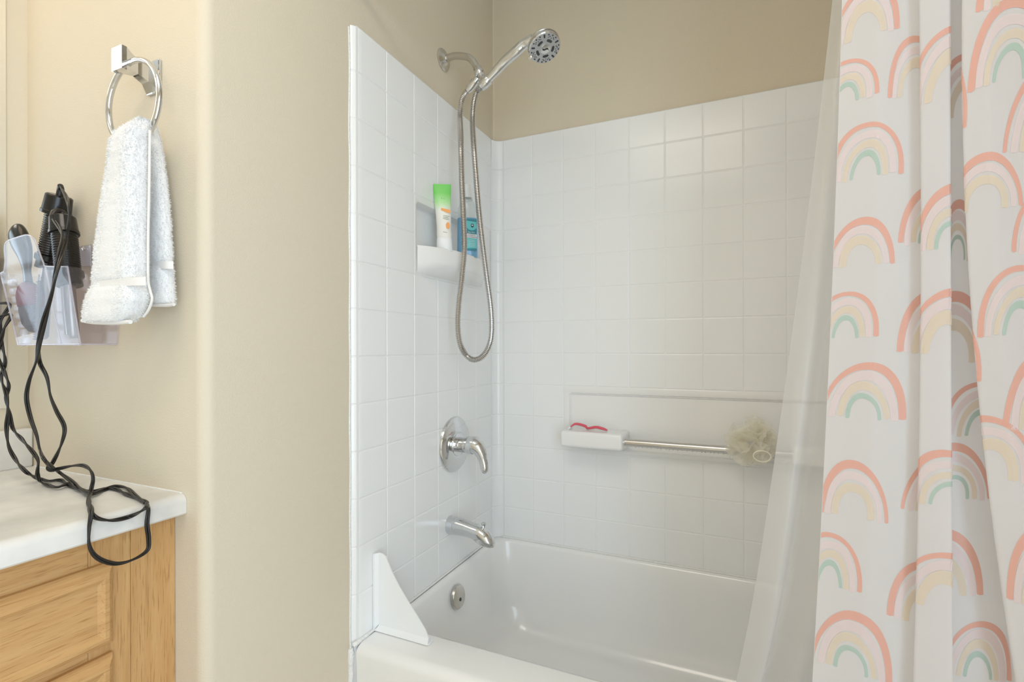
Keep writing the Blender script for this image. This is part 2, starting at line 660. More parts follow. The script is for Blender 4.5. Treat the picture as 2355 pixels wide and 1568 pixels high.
# backing sheets behind the joints
d = DEP
nz1, nz0, ny0, ny1 = ZJ[3] - g, ZJ[5] + g, Y1[2] + g, Y1[6] - g
bk = []
for y0, y1, z0, z1 in ((-0.01, ny0, 0.36, ZTOP), (ny1, 0.716, 0.36, ZTOP), (ny0, ny1, 0.36, nz0), (ny0, ny1, nz1, ZTOP)):
    bk.append([(-d, y0, z0), (-d, y1, z0), (-d, y1, z1), (-d, y0, z1)])
sx0, sx1, sz1, sz0 = X2[2] + g, X2[10] - g, ZJ[8] - g, ZJ[10] + g
for x0, x1, z0, z1 in ((0.03, sx0, 0.36, ZTOP), (sx1, XR, 0.36, ZTOP), (sx0, sx1, 0.36, sz0), (sx0, sx1, sz1, ZTOP)):
    bk.append([(x0, YB + d, z0), (x1, YB + d, z0), (x1, YB + d, z1), (x0, YB + d, z1)])
for pr in (cove, [(XR - x, y) for x, y in cove]):
    s = 1 if pr is cove else -1
    q = [(x - s * d * 0.8, y + d * 0.8) for x, y in pr]
    for i in range(len(q) - 1):
        bk.append([(*q[i], 0.36), (*q[i + 1], 0.36), (*q[i + 1], ZTOP), (*q[i], ZTOP)])
for i in range(2, len(bull) - 1):
    (x0, y0), (x1, y1) = bull[i], bull[i + 1]
    bk.append([(x0 - d, y0 + d * .4, 0.36), (x1 - d, y1 + d * .4, 0.36), (x1 - d, y1 + d * .4, ZTOP - .001), (x0 - d, y0 + d * .4, ZTOP - .001)])
bk.append([(XR, -0.01, 0.36), (XR, 0.716, 0.36), (XR, 0.716, ZTOP), (XR, -0.01, ZTOP)])
V, Fc = [], []
for q in bk:
    k = len(V)
    V += q
    Fc.append((k, k + 1, k + 2, k + 3))
mesh('backing', V, Fc, M['grout'], sur)
# top ledge of the sheet, back to the drywall
V = [(-0.03, -0.02, ZTOP - .0005), (-0.0005, 0.006, ZTOP - .0005), (-0.0005, 0.716, ZTOP - .0005), (0.0349, YB + .0005, ZTOP - .0005), (XR, YB + .0005, ZTOP - .0005), (XR, YD + .01, ZTOP - .0005), (-0.03, YD + .01, ZTOP - .0005)]
tl_ = [(-0.03, -0.019)] + [(x, y) for x, y in bull[::-1]] + cove + [(XR, YB), (XR, YD + .01), (-0.03, YD + .01)]
mesh('top_ledge', [(x, y, ZTOP - 0.0006) for x, y in tl_], [tuple(range(len(tl_)))], M['tile'], sur)
# bead of caulk along the drywall
tube('caulk_bead', [(-0.0125, -0.021 + 0.0012 * math.sin(k * 2.1), 0.02 + k * 0.08) for k in range(24)], 0.0028, M['caulk'], sur, 8, 0.02)

# shelf panel with its niche on the plumbing wall
ow = (0.2425, 0.632, 1.380, 1.508)      # opening y0 y1 z0 z1


def rrect(y0, y1, z0, z1, r, n=5):
    P = []
    for cy, cz, a0 in ((y1 - r, z0 + r, -PI / 2), (y1 - r, z1 - r, 0), (y0 + r, z1 - r, PI / 2), (y0 + r, z0 + r, PI)):
        for i in range(n + 1):
            a = a0 + PI / 2 * i / n
            P.append((cy + r * math.cos(a), cz + r * math.sin(a)))
    return P


def recess(name, outer, op, front, depth, axis, rr, soft, mt):
    """flat plate with a soft-edged recess; loops run from plate edge to recess floor"""
    y0, y1, z0, z1 = outer
    loops = [(rrect(y0, y1, z0, z1, 0.0008), DEP), (rrect(y0 + .002, y1 - .002, z0 + .002, z1 - .002, 0.002), 0.0),
             (rrect(op[0] - soft, op[1] + soft, op[2] - soft, op[3] + soft, rr + soft), 0.0),
             (rrect(op[0] - soft * .35, op[1] + soft * .35, op[2] - soft * .35, op[3] + soft * .35, rr + soft * .4), soft * 0.25),
             (rrect(*op, rr), soft),
             (rrect(op[0] + .002, op[1] - .002, op[2] + .002, op[3] - .002, rr), depth - 0.004),
             (rrect(op[0] + .006, op[1] - .006, op[2] + .006, op[3] - .006, rr), depth)]
    V, Fc = [], []
    k = len(loops[0][0])
    for lp, dd in loops:
        for a, z in lp:
            V.append((front - dd, a, z) if axis == 'X' else (a, front + dd, z))
    for q in range(len(loops) - 1):
        for i in range(k):
            j = (i + 1) % k
            Fc.append((q * k + i, q * k + j, (q + 1) * k + j, (q + 1) * k + i))
    Fc.append(tuple((len(loops) - 1) * k + i for i in range(k)))
    ob = mesh(name, V, Fc, mt, sur, True)
    ob.data.set_sharp_from_angle(angle=R(35))
    return ob


recess('shelf_panel', (ny0, ny1, nz0, nz1), ow, 0.0, 0.034, 'X', 0.010, 0.010, M['acrylic_white'])
# bow-fronted shelf
ya, yb = 0.2375, 0.640
V, Fc = [], []
nu, prof = 28, [(0.0, 1.379), (0.86, 1.379), (0.90, 1.3835), (0.965, 1.3845), (1.0, 1.381), (1.0, 1.350), (0.985, 1.340), (0.90, 1.330), (0.55, 1.314), (0.0, 1.304)]
for i in range(nu + 1):
    t = i / nu
    y = ya + (yb - ya) * t
    bow = 0.064 * (1 - abs(2 * t - 1) ** 2.6) + 0.002
    for f, z in prof:
        V.append((max(bow * f, 0.0) if f else -0.03 if z > 1.35 else -0.001, y, z))
k = len(prof)
for i in range(nu):
    for q in range(k - 1):
        Fc.append((i * k + q, (i + 1) * k + q, (i + 1) * k + q + 1, i * k + q + 1))
ob = mesh('shelf', V, Fc, M['acrylic_white'], sur, True)
ob.data.set_sharp_from_angle(angle=R(60))
# ledge panel on the back wall with two soap ledges
recess('ledge_panel', (sx0, sx1, sz0, sz1), (sx0 + 0.023, sx1 - 0.023, 0.742, 0.929), YB, 0.009, 'Y', 0.008, 0.006, M['acrylic_white'])
for x0, x1 in ((0.288, 0.503), (0.975, 1.185)):
    bm = bmesh.new()
    bm_box(bm, x0, x1, 0.648, 0.80, 0.757, 0.811, 0.010, 4)
    for v in bm.verts:
        if v.co.y < 0.70:
            v.co.x += (0.002 if v.co.x < (x0 + x1) / 2 else -0.004)
    from_bm('soap_ledge', bm, M['acrylic_white'], sur, angle=50)

# ------------------------------------------------------------------ bathtub
tub = thing('bathtub', 'white alcove bathtub with wide front rim under the tiled walls', 'bathtub')
x0, x1, y0, y1 = 0.002, XR - 0.002, -0.020, YB - 0.002


def tub_loop(xa, xb, ya, yb, r, z, n=8):
    return [(p[0], p[1], z) for p in rrect(xa, xb, ya, yb, r, n)]


loops = [tub_loop(x0, x1, y0 + .006, y1, 0.003, 0.0), tub_loop(x0, x1, y0 + .003, y1, 0.003, ZRIM - 0.06)]
for a in np.linspace(0, PI / 2, 7):
    rr_ = 0.022
    z = ZRIM - rr_ + rr_ * math.sin(a) - 0.002
    k = rr_ * (1 - math.cos(a))
    loops.append(tub_loop(x0 + k * .2, x1 - k * .2, y0 + k, y1 - k * .1, 0.004, z))
IX0, IX1, IY0, IY1 = 0.026, XR - 0.05, 0.098, 0.722
loops.append(tub_loop(IX0 - .013, IX1 + .013, IY0 - .016, IY1 + .010, 0.085, ZRIM + .0005))
loops.append(tub_loop(IX0 - .004, IX1 + .004, IY0 - .005, IY1 + .003, 0.08, ZRIM - .003))
loops.append(tub_loop(IX0, IX1, IY0, IY1, 0.075, ZRIM - .012))
loops.append(tub_loop(IX0 + .012, IX1 - .03, IY0 + .012, IY1 - .012, 0.08, ZRIM - .10))
loops.append(tub_loop(IX0 + .030, IX1 - .09, IY0 + .028, IY1 - .028, 0.09, ZRIM - .21))
loops.append(tub_loop(IX0 + .05, IX1 - .15, IY0 + .048, IY1 - .048, 0.10, ZRIM - .275))
loops.append(tub_loop(IX0 + .085, IX1 - .20, IY0 + .08, IY1 - .08, 0.10, ZRIM - .305))
loops.append(tub_loop(IX0 + .15, IX1 - .28, IY0 + .14, IY1 - .14, 0.09, ZRIM - .315))
k = len(loops[0])
V = [p for lp in loops for p in lp]
Fc = [(q * k + i, q * k + (i + 1) % k, (q + 1) * k + (i + 1) % k, (q + 1) * k + i) for q in range(len(loops) - 1) for i in range(k)]
Fc.append(tuple((len(loops) - 1) * k + i for i in range(k)))
ob = mesh('tub_shell', V, Fc, M['acrylic_white'], tub, True)
ob.data.set_sharp_from_angle(angle=R(50))
# uneven caulk where wall, surround and tub meet
pts = [(-0.011 + random.uniform(-.001, .0015), -0.021 + random.uniform(-.0015, .001), 0.02 + 0.016 * i) for i in range(23)]
tube('caulk_bead', pts, [0.0065 + random.uniform(-.0015, .002) for _ in pts], M['caulk'], tub, 8, 0.006)
pts = [(-0.004, -0.0215, ZRIM - 0.003), (0.001, -0.013, ZRIM), (0.002, 0.0, ZRIM + .001), (0.003, 0.02, ZRIM + .001), (0.003, 0.06, ZRIM + .001), (0.003, 0.3, ZRIM + .001), (0.003, 0.70, ZRIM + .001)]
tube('caulk_bead', pts, [0.007, 0.006, 0.005, 0.0045, 0.0035, 0.0035, 0.0035], M['caulk'], tub, 8, 0.006)
tube('caulk_bead', [(0.03, YB - .003, ZRIM), (0.5, YB - .003, ZRIM), (1.42, YB - .003, ZRIM)], 0.004, M['caulk'], tub, 8, 0.02)
# overflow plate and its screw on the tub's end wall
oc = at(1056.5, 1373, 'X', 0.047)
ov = lathe('overflow_plate', [(0.036, 0), (0.036, 0.003), (0.033, 0.008), (0.022, 0.0115), (0.0, 0.013)], (0.040, oc.y, oc.z), (1, 0, 0.16), M['satin'], tub, 32)
lathe('screw', [(0.0055, 0), (0.0055, 0.003), (0.004, 0.004), (0.0, 0.004)], (0.051, oc.y - 0.004, oc.z - 0.004), (1, 0, 0.16), M['nozzle'], ov, 14)
# splash guard standing on the front rim corner
sg = thing('splash_guard', 'white plastic curved splash guard standing on the tub rim corner', 'splash guard')
prof = [(0.012, ZRIM), (0.160, ZRIM), (0.160, ZRIM + .012), (0.152, ZRIM + .028), (0.130, ZRIM + .055), (0.100, ZRIM + .088), (0.075, ZRIM + .118), (0.056, ZRIM + .145), (0.042, ZRIM + .170), (0.034, ZRIM + .186), (0.024, ZRIM + .191), (0.012, ZRIM + .192)]
prof = [(a, b - 0 + .001) for a, b in prof]
k = len(prof)
V = [(x, 0.0535, z) for x, z in prof] + [(x, 0.0565, z) for x, z in prof]
Fc = [tuple(range(k)), tuple(range(2 * k - 1, k - 1, -1))] + [(i, k + i, k + (i + 1) % k, (i + 1) % k) for i in range(k)]
mesh('panel', V, Fc, M['white_plastic'], sg)
box('wall_flange', 0.001, 0.004, 0.044, 0.066, ZRIM + .002, ZRIM + .192, M['white_plastic'], sg, 0.001)
V = [(0.003, 0.046, ZRIM + .004), (0.013, 0.0545, ZRIM + .016), (0.013, 0.0545, ZRIM + .193), (0.003, 0.046, ZRIM + .191)]
mesh('wall_fillet', V + [(x + .002, y + .003, z) for x, y, z in V], [(0, 1, 2, 3), (7, 6, 5, 4), (0, 3, 7, 4), (1, 5, 6, 2), (3, 2, 6, 7), (0, 4, 5, 1)], M['white_plastic'], sg)
V = [(0.006, 0.044, ZRIM + .001), (0.163, 0.044, ZRIM + .001), (0.160, 0.0545, ZRIM + .014), (0.014, 0.0545, ZRIM + .014)]
mesh('rim_fillet', V + [(x, y + .004, z - .0005) for x, y, z in V], [(0, 1, 2, 3), (7, 6, 5, 4), (0, 4, 5, 1), (1, 5, 6, 2), (2, 6, 7, 3), (3, 7, 4, 0)], M['white_plastic'], sg)
box('rim_flange', 0.004, 0.166, 0.046, 0.068, ZRIM, ZRIM + .0025, M['white_plastic'], sg, 0.0008)

# ------------------------------------------------------------------ chrome fittings on the plumbing wall
vc = at(1044, 1021, 'X', 0.0)
va = thing('valve_trim', 'round chrome shower valve plate with curved lever handle', 'faucet')
lathe('escutcheon', [(0.089, 0.0), (0.089, 0.003), (0.086, 0.008), (0.070, 0.014), (0.045, 0.017), (0.040, 0.0175), (0.038, 0.0165), (0.037, 0.0165), (0.036, 0.018), (0.0, 0.019)], vc, (1, 0, 0), M['chrome'], va, 48)
lathe('sleeve', [(0.024, 0.0), (0.024, 0.036), (0.022, 0.038), (0.0, 0.038)], (0.018, vc.y, vc.z), (1, 0, 0), M['chrome'], va, 28)
# lever: collar that sweeps over and down into a flattened grip
lp = [(0.050, 0, 0.000), (0.062, 0, 0.001), (0.076, 0, 0.001), (0.090, 0, -0.008), (0.100, 0, -0.024), (0.106, 0, -0.042), (0.110, 0, -0.058), (0.111, 0, -0.072), (0.108, 0, -0.082)]
rad = [0.0275, 0.0285, 0.0280, 0.0240, 0.0185, 0.0145, 0.0140, 0.0130, 0.007]
Q = spline([list(Vector(p) + Vector((0, vc.y, vc.z))) + [r] for p, r in zip(lp, rad)], 0.0025)
V, Fc = tube_data(Q[:, :3], Q[:, 3], 20)
mesh('lever_handle', V, Fc, M['chrome'], va, True).data.set_sharp_from_angle(angle=R(60))

sp = thing('tub_spout', 'chrome tub spout with a small diverter knob on top', 'faucet')
so = at(1034, 1206, 'X', 0.0)
lp = [(0.0, 0, 0.0), (0.03, 0, 0.0005), (0.06, 0, -0.001), (0.088, 0, -0.006), (0.112, 0, -0.014), (0.130, 0, -0.026), (0.138, 0, -0.040)]
V, Fc = [], []
# body built from upright sections: (x, z centre, half height, half width)
secs = [(0.0, 0.0, 0.029, 0.027), (0.003, 0.0, 0.030, 0.028), (0.03, -0.0005, 0.028, 0.0265), (0.055, -0.003, 0.025, 0.025), (0.075, -0.007, 0.024, 0.0245), (0.088, -0.012, 0.027, 0.025),
        (0.100, -0.017, 0.029, 0.0255), (0.112, -0.022, 0.0275, 0.025), (0.124, -0.028, 0.0235, 0.0225), (0.133, -0.034, 0.0185, 0.018), (0.1385, -0.039, 0.0125, 0.011), (0.140, -0.043, 0.006, 0.005)]
ns = 24
for x, zc, hh, hw in secs:
    for i in range(ns):
        a = 2 * PI * i / ns
        z = zc + hh * math.sin(a)
        if x > 0.083:
            z = max(z, -0.046)
        V.append((so.x + x * 1.13, so.y + hw * math.cos(a), so.z + z))
for q in range(len(secs) - 1):
    for i in range(ns):
        j = (i + 1) % ns
        Fc.append((q * ns + i, q * ns + j, (q + 1) * ns + j, (q + 1) * ns + i))
Fc.append(tuple((len(secs) - 1) * ns + i for i in range(ns)))
mesh('spout_body', V, Fc, M['chrome'], sp, True).data.set_sharp_from_angle(angle=R(48))
kn = so + Vector((0.121, 0, 0.008))
lathe('diverter_knob', [(0.003, 0), (0.003, 0.008), (0.0055, 0.013), (0.008, 0.019), (0.0085, 0.021), (0.006, 0.0235), (0.0, 0.024)], kn - Vector((0, 0, 0.008)), (0.05, 0, 1), M['chrome'], sp, 18)

# shower arm
FY = 0.399
f0 = at(1023, 137, 'Y', FY)
arm = thing('shower_fixture', 'satin chrome shower arm and wand bracket on the beige wall', 'shower arm')
lathe('wall_flange', [(0.034, 0.0), (0.034, 0.003), (0.031, 0.006), (0.026, 0.008), (0.019, 0.012), (0.014, 0.017), (0.0, 0.017)], (XD, FY, f0.z), (1, 0, 0), M['satin'], arm, 36)
A = [(XD, FY, f0.z), (0.03, FY, f0.z + .003)] + [tuple(at(x, y, 'Y', FY)) for x, y in ((1074, 131), (1086, 139), (1095, 152), (1102, 163))]
tube('arm_pipe', A, 0.0105, M['satin'], arm, 18, 0.004)
j0, j1 = at(1098, 158, 'Y', FY), at(1108, 178, 'Y', FY)
ax = (j1 - j0).normalized()
lathe('swivel_nut', [(0.011, -0.004), (0.0135, 0.0), (0.0150, 0.010), (0.0165, 0.013), (0.0165, 0.019), (0.0145, 0.023), (0.0125, 0.025), (0.0125, 0.046), (0.010, 0.050), (0, 0.050)], j0, ax, M['chrome'], arm, 28)
w0, w1 = at(1112, 194, 'Y', FY - .016), at(1196, 105, 'Y', FY - .016)
wax = (w1 - w0).normalized()
lathe('wand_cradle', [(0.0, -0.012), (0.0125, -0.012), (0.0135, -0.010), (0.0155, 0.0), (0.0165, 0.020), (0.0160, 0.021), (0.0, 0.021)], w0, wax, M['chrome'], arm, 28)
tube('cradle_link', [j0 + ax * 0.038, (j0 + ax * 0.038 + w0) / 2 + Vector((0, -.003, .002)), w0 + wax * 0.004], 0.0125, M['chrome'], arm, 16, 0.004)
h0, h1 = at(1093, 187, 'Y', FY - .004), at(1072, 213, 'Y', FY - .004)
hax = (h1 - h0).normalized()
lathe('hose_coupling', [(0.0, -0.012), (0.010, -0.012), (0.0105, -0.001), (0.0095, 0.0), (0.0125, 0.001), (0.0125, 0.026), (0.0105, 0.034), (0.0098, 0.037), (0, 0.037)], h0, hax, M['chrome'], arm, 24)

# hand shower
hs = thing('hand_shower', 'chrome handheld shower head resting in its wall bracket', 'shower head')
pa = [w0 + wax * 0.018, w0 + wax * 0.05, w0 + wax * 0.09] + [at(x, y, 'Y', FY - .020) for x, y in ((1186, 120), (1206, 102), (1226, 92))]
tube('handle', pa, [0.0118, 0.0135, 0.0150, 0.0155, 0.0150, 0.017], M['chrome'], hs, 24, 0.003)
hc = at(1253, 110, 'Y', FY - .045)
_v = (hc - CAM).normalized()
fn = (-_v * 0.56 + Vector((_c, _s, 0)) * 0.33 + Vector((0, 0, -0.76))).normalized()
HS = 0.98
hd = lathe('head_shell', [(a_ * HS, b_ * HS) for a_, b_ in [(0.0, -0.042), (0.015, -0.0415), (0.028, -0.037), (0.038, -0.028), (0.0440, -0.016), (0.0462, -0.006), (0.0465, 0.0), (0.0445, 0.002), (0.0, 0.002)]], hc, fn, M['chrome'], hs, 44)
lathe('trim_ring', [(a_ * HS, b_ * HS) for a_, b_ in [(0.0468, -0.0135), (0.0473, -0.013), (0.0473, -0.012), (0.0468, -0.0115)]], hc, fn, M['satin'], hs, 44)
face = lathe('spray_face', [(a_ * HS, b_ * HS) for a_, b_ in [(0.0, 0.0015), (0.0445, 0.0015), (0.0445, 0.0028), (0.0435, 0.0034), (0.0, 0.0034)]], hc, fn, M['face_grey'], hs, 44)
lathe('centre_cap', [(0.0145, 0.003), (0.0145, 0.0045), (0.012, 0.0058), (0.0, 0.0065)], hc, fn, M['chrome'], face, 28)
fx, fy, fz = frame_from(fn)


def on_face(r, a, h=0.0036):
    return hc + (fx * math.cos(a) + fy * math.sin(a)) * r * HS + fz * h * HS


def face_patch(name, r0, r1, a0, a1, n=8):
    V, Fc = [], []
    for i in range(n + 1):
        t = i / n
        a = a0 + (a1 - a0) * t
        m_ = (r0 + r1) / 2
        w = (r1 - r0) / 2 * (0.55 + 0.45 * math.sin(PI * min(max(t, .04), .96)) ** .5)
        V += [on_face(m_ - w, a), on_face(m_ + w, a)]
    for i in range(n):
        Fc.append((2 * i, 2 * i + 1, 2 * i + 3, 2 * i + 2))
    mesh(name, V, Fc, M['nozzle'], face)


for q in range(5):
    a = 2 * PI * q / 5 + 0.3
    face_patch('spray_slot', 0.0195, 0.0275, a - 0.36, a + 0.36)
    face_patch('spray_slot', 0.0305, 0.0420, a + 0.56, a + 0.70, 4)
    for da, rr_, rd in ((-0.30, 0.0400, .0021), (0, 0.0405, .0021), (0.30, 0.0400, .0021), (-0.16, 0.0355, .0014), (0.16, 0.0355, .0014), (-0.27, 0.0330, .0012), (0.0, 0.0320, .0012), (0.27, 0.0330, .0012)):
        lathe('nozzle', [(rd, 0), (rd, 0.0008), (rd * .6, 0.0012), (0, 0.0012)], on_face(rr_, a + da, 0.0034), fn, M['nozzle'], face, 10, None)
# wavy mark on the centre cap
wv = [hc + fx * (t * 0.010) + fy * (0.0035 * math.sin(t * 3.0)) + fz * 0.0076 for t in np.linspace(-1, 1, 9)]
tube('wave_mark', wv, [0.0003, .0008, .0012, .0014, .0012, .0014, .0012, .0008, .0003], M['black_plastic'], face, 8, 0.001)
lv = at(1222, 131, 'Y', FY - .05)
tube('selector_lever', [on_face(0.040, math.atan2((lv - hc).dot(fy), (lv - hc).dot(fx)), -0.008), lv, lv + (lv - hc).normalized() * 0.008], [0.006, 0.0062, 0.0045], M['chrome'], hs, 14, 0.002)

# corrugated hose
HB = FY - 0.006
hp = [h0 + hax * 0.034, h0 + hax * 0.05] + [at(x, y, 'Y', HB - (0.045 if 300 < y < 800 and x < 1075 else 0.02 if y > 300 else 0)) for x, y in ((1061, 235), (1058, 270), (1060, 330), (1062, 410), (1066, 500), (1068, 570), (1062, 640), (1055, 700), (1053, 750), (1058, 790), (1073, 818), (1092, 827), (1112, 817), (1127, 788), (1131, 750), (1128, 700), (1120, 640), (1111, 570), (1103, 500), (1096, 420), (1090, 340), (1087, 280), (1089, 240), (1096, 212))]
hp += [w0 - wax * 0.010]
P = spline(hp, 0.0012)
rr_ = 0.0077 + 0.0013 * np.sign(np.sin(np.arange(len(P)) * 2 * PI / 4 + .4))
V, Fc = tube_data(P, rr_, 12)
ho = mesh('shower_hose', V, Fc, M['steel'], None, True)
ho.data.set_sharp_from_angle(angle=R(28))
tag(ho, 'ribbed metal shower hose hanging in a long loop below the bracket', 'hose')

# ------------------------------------------------------------------ things on the niche shelf
vx = Vector((_c, _s, 0))                                  # across the view


def place(name, px, py, X, label, cat):
    t = thing(name, label, cat)
    p = at(px, py, 'X', X)
    t.location = (p.x, p.y, 1.3795)
    t.scale = (1, 1, 1.14)
    return t


M['tube_white'] = mat('white_tube_plastic', lin(236, 233, 228), 0.35)
nt, b, N, L = nodes(M['tube_white'])
gz = N('ShaderNodeSeparateXYZ')
L(coords(nt), gz.inputs[0])
rmp = N('ShaderNodeValToRGB')
e = rmp.color_ramp.elements
e[0].position, e[0].color = 0.105, lin(238, 236, 230)
e[1].position, e[1].color = 0.155, lin(110, 205, 92)
k_ = e.new(0.128)
k_.color = lin(176, 226, 160)
L(gz.outputs['Z'], rmp.inputs['Fac'])
L(rmp.outputs['Color'], b.inputs['Base Color'])
M['orange'] = mat('orange_ink', lin(240, 165, 90), 0.4)
M['ink'] = mat('grey_green_ink', lin(110, 130, 105), 0.5)
M['teal'] = mat('teal_label', lin(46, 140, 158), 0.35)
M['aqua'] = mat('aqua_label', lin(105, 205, 208), 0.35)
M['blue_liquid'] = mat('blue_mouthwash', lin(96, 180, 228), 0.12, coat=0.4)
M['label_white'] = mat('label_white', lin(232, 236, 238), 0.4)
M['navy'] = mat('navy_ink', lin(28, 42, 72), 0.5)


def section_loft(name, secs, n, mt, parent, rot, power=2.6, angle=50):
    """secs: (z, half width, half depth, dx); sections lie across the rotated axes"""
    ca, sa = math.cos(rot), math.sin(rot)
    V, Fc = [], []
    for z, hw, hd_, dx in secs:
        for i in range(n):
            a = 2 * PI * i / n
            c0, s0 = math.cos(a), math.sin(a)
            x = dx + hw * math.copysign(abs(c0) ** (2 / power), c0)
            y = hd_ * math.copysign(abs(s0) ** (2 / power), s0)
            V.append((x * ca - y * sa, x * sa + y * ca, z))
    for q in range(len(secs) - 1):
        for i in range(n):
            j = (i + 1) % n
            Fc.append((q * n + i, q * n + j, (q + 1) * n + j, (q + 1) * n + i))
    Fc.append(tuple(range(n))[::-1])
    Fc.append(tuple((len(secs) - 1) * n + i for i in range(n)))
    ob = mesh(name, V, Fc, mt, parent, True)
    ob.data.set_sharp_from_angle(angle=R(angle))
    return ob


RT = YAW + 0.10
ft = place('lotion_tube', 1021, 560, 0.031, 'white squeeze tube with bright green flat end on the shelf', 'tube')
section_loft('cap', [(0.0, 0.0235, 0.0165, .002), (0.001, 0.0245, 0.0175, .002), (0.034, 0.0225, 0.0175, .001), (0.035, 0.0215, 0.0165, .001)], 32, M['white_plastic'], ft, RT)
body = section_loft('tube_body', [(0.035, 0.0215, 0.0165, .001), (0.045, 0.0225, 0.017, 0.001), (0.06, 0.0215, 0.0165, 0), (0.09, 0.0225, 0.0135, -.001), (0.12, 0.024, 0.009, -.003), (0.15, 0.0255, 0.004, -.0045), (0.166, 0.0265, 0.0014, -.005), (0.178, 0.0265, 0.0012, -.005)], 36, M['tube_white'], ft, RT, 2.2)


def decal(name, pts2, mt, parent, rot, off, bend=0.0):
    """flat print on the front of a thing: (across, height) outline"""
    ca, sa = math.cos(rot), math.sin(rot)
    V = []
    for u, z in pts2:
        y = -(off(u, z) if callable(off) else off)
        V.append((u * ca - y * sa, u * sa + y * ca, z))
    return mesh(name, V, [tuple(range(len(V)))], mt, parent)


def ell(cx, cz, a, b_, n=18, t0=0, t1=2 * PI):
    return [(cx + a * math.cos(t0 + (t1 - t0) * i / n), cz + b_ * math.sin(t0 + (t1 - t0) * i / n)) for i in range(n)]


toff = lambda u, z: 0.0009 + np.interp(z, [.06, .09, .12, .15, .166], [.0165, .0135, .009, .004, .0014]) * max(0.0, 1 - (abs(u + .002) / .0235) ** 2.2) ** .5
decal('orange_band', [(-.008, .113), (.020, .108), (.020, .100), (.008, .101), (-.008, .107)], M['orange'], ft, RT, lambda u, z: toff(0, z))
decal('orange_oval', ell(.012, .066, .006, .009), M['orange'], ft, RT, lambda u, z: toff(0.008, z))
for zz, ww in ((.093, .010), (.089, .008), (.085, .009), (.050, .006)):
    decal('print_line', [(-.002, zz), (-.002 + 2 * ww, zz - .002), (-.002 + 2 * ww, zz - .003), (-.002, zz - .001)], M['ink'], ft, RT, lambda u, z: toff(0.004, z))
decal('emblem', [(-.008, .142), (-.003, .137), (.000, .140), (.006, .136), (.004, .132), (.005, .128), (-.002, .130), (-.006, .133)], M['ink'], ft, RT, lambda u, z: toff(0, .12) - .004)

RM = YAW + 0.12
mw = place('mouthwash_bottle', 1075, 575, 0.037, 'clear bottle of blue mouthwash with white cap behind the hose', 'bottle')
prof_b = [(0.0, 0.031, 0.019, 0), (0.003, 0.034, 0.022, 0), (0.03, 0.034, 0.022, 0), (0.09, 0.0335, 0.0215, 0), (0.125, 0.032, 0.0205, 0), (0.143, 0.029, 0.019, 0), (0.158, 0.022, 0.0165, 0), (0.166, 0.017, 0.015, 0), (0.172, 0.0165, 0.0155, 0)]
section_loft('bottle_shell', prof_b, 36, M['bottle_clear'], mw, RM, 3.2)
section_loft('liquid', [(0.002, 0.030, 0.018, 0), (0.004, 0.0325, 0.0205, 0), (0.09, 0.032, 0.020, 0), (0.112, 0.0313, 0.0196, 0), (0.113, 0.031, 0.0195, 0)], 36, M['blue_liquid'], mw, RM, 3.2)
lathe('cap', [(0.0135, 0), (0.014, 0.001), (0.0125, 0.036), (0.0115, 0.038), (0, 0.038)], (0, 0, 0.172), (0, 0, 1), M['white_plastic'], mw, 24)
lathe('neck_ring', [(0.0165, 0), (0.018, 0.0015), (0.0165, 0.003)], (0, 0, 0.166), (0, 0, 1), M['bottle_clear'], mw, 24)
mo = lambda k: 0.0224 + k * 0.0003
decal('label', [(-.004, .020), (.029, .020), (.029, .108), (-.004, .108)], M['teal'], mw, RM, mo(0))
decal('label_panel', [(-.004, .026), (.029, .026), (.029, .062), (-.004, .062)], M['aqua'], mw, RM, mo(1))
decal('label_arch', [(-.004, .104), (.027, .100), (.029, .084), (.022, .078), (.012, .076), (.003, .079), (-.004, .086)], M['aqua'], mw, RM, mo(1))
decal('label_white', [(-.004, .056), (.029, .053), (.029, .065), (-.004, .068)], M['label_white'], mw, RM, mo(2))
decal('seal', ell(.015, .090, .0045, .0055), M['navy'], mw, RM, mo(2))
decal('seal_mark', [(.012, .090), (.015, .094), (.018, .090), (.015, .088)], M['label_white'], mw, RM, mo(3))
ca, sa = math.cos(RM), math.sin(RM)


def mw_pt(u, z, k):
    return (u * ca + mo(k) * sa, u * sa - mo(k) * ca, z)


for s_, zz, sz in (('ANTISEPTIC', .0625, .0052), ('MOUTHWASH', .0572, .0052)):
    text('lettering', s_, sz, mw_pt(.0125, zz, 3), (ca, sa, -.06), (0, 0, 1), M['navy'], mw)
text('lettering', 'Blue Mint', .0052, mw_pt(.012, .071, 3), (ca, sa, -.06), (0, 0, 1), M['label_white'], mw)
for zz in (.050, .046, .041, .037, .033):
    decal('print_line', [(.001, zz), (.024, zz - .001), (.024, zz - .0018), (.001, zz - .0008)], M['label_white'], mw, RM, mo(2))

# ------------------------------------------------------------------ grab bar, razor and loofah on the back wall
BY, BZ = 0.690, 0.7805
gb = thing('grab_bar', 'brushed steel bar between the soap ledges on the back wall', 'grab bar')
lathe('bar_tube', [(0.0122, 0.0), (0.0122, 0.488)], (0.490, BY, BZ), (1, 0, 0), M['steel'], gb, 28)
lathe('end_ring', [(0.0135, 0.0), (0.0135, 0.003), (0.0122, 0.0035)], (0.492, BY, BZ), (1, 0, 0), M['satin'], gb, 28)
for i in range(34):
    x = 0.52 + i * 0.0133 + random.uniform(-.004, .004)
    rd = random.uniform(.0012, .0026)
    lathe('water_drop', [(0, -rd * 1.2), (rd * .7, -rd * .8), (rd, 0), (rd, .002)], (x, BY - .003 + random.uniform(-.003, .003), BZ - .0122), (0, 0, 1), M['bottle_clear'], gb, 8, None)

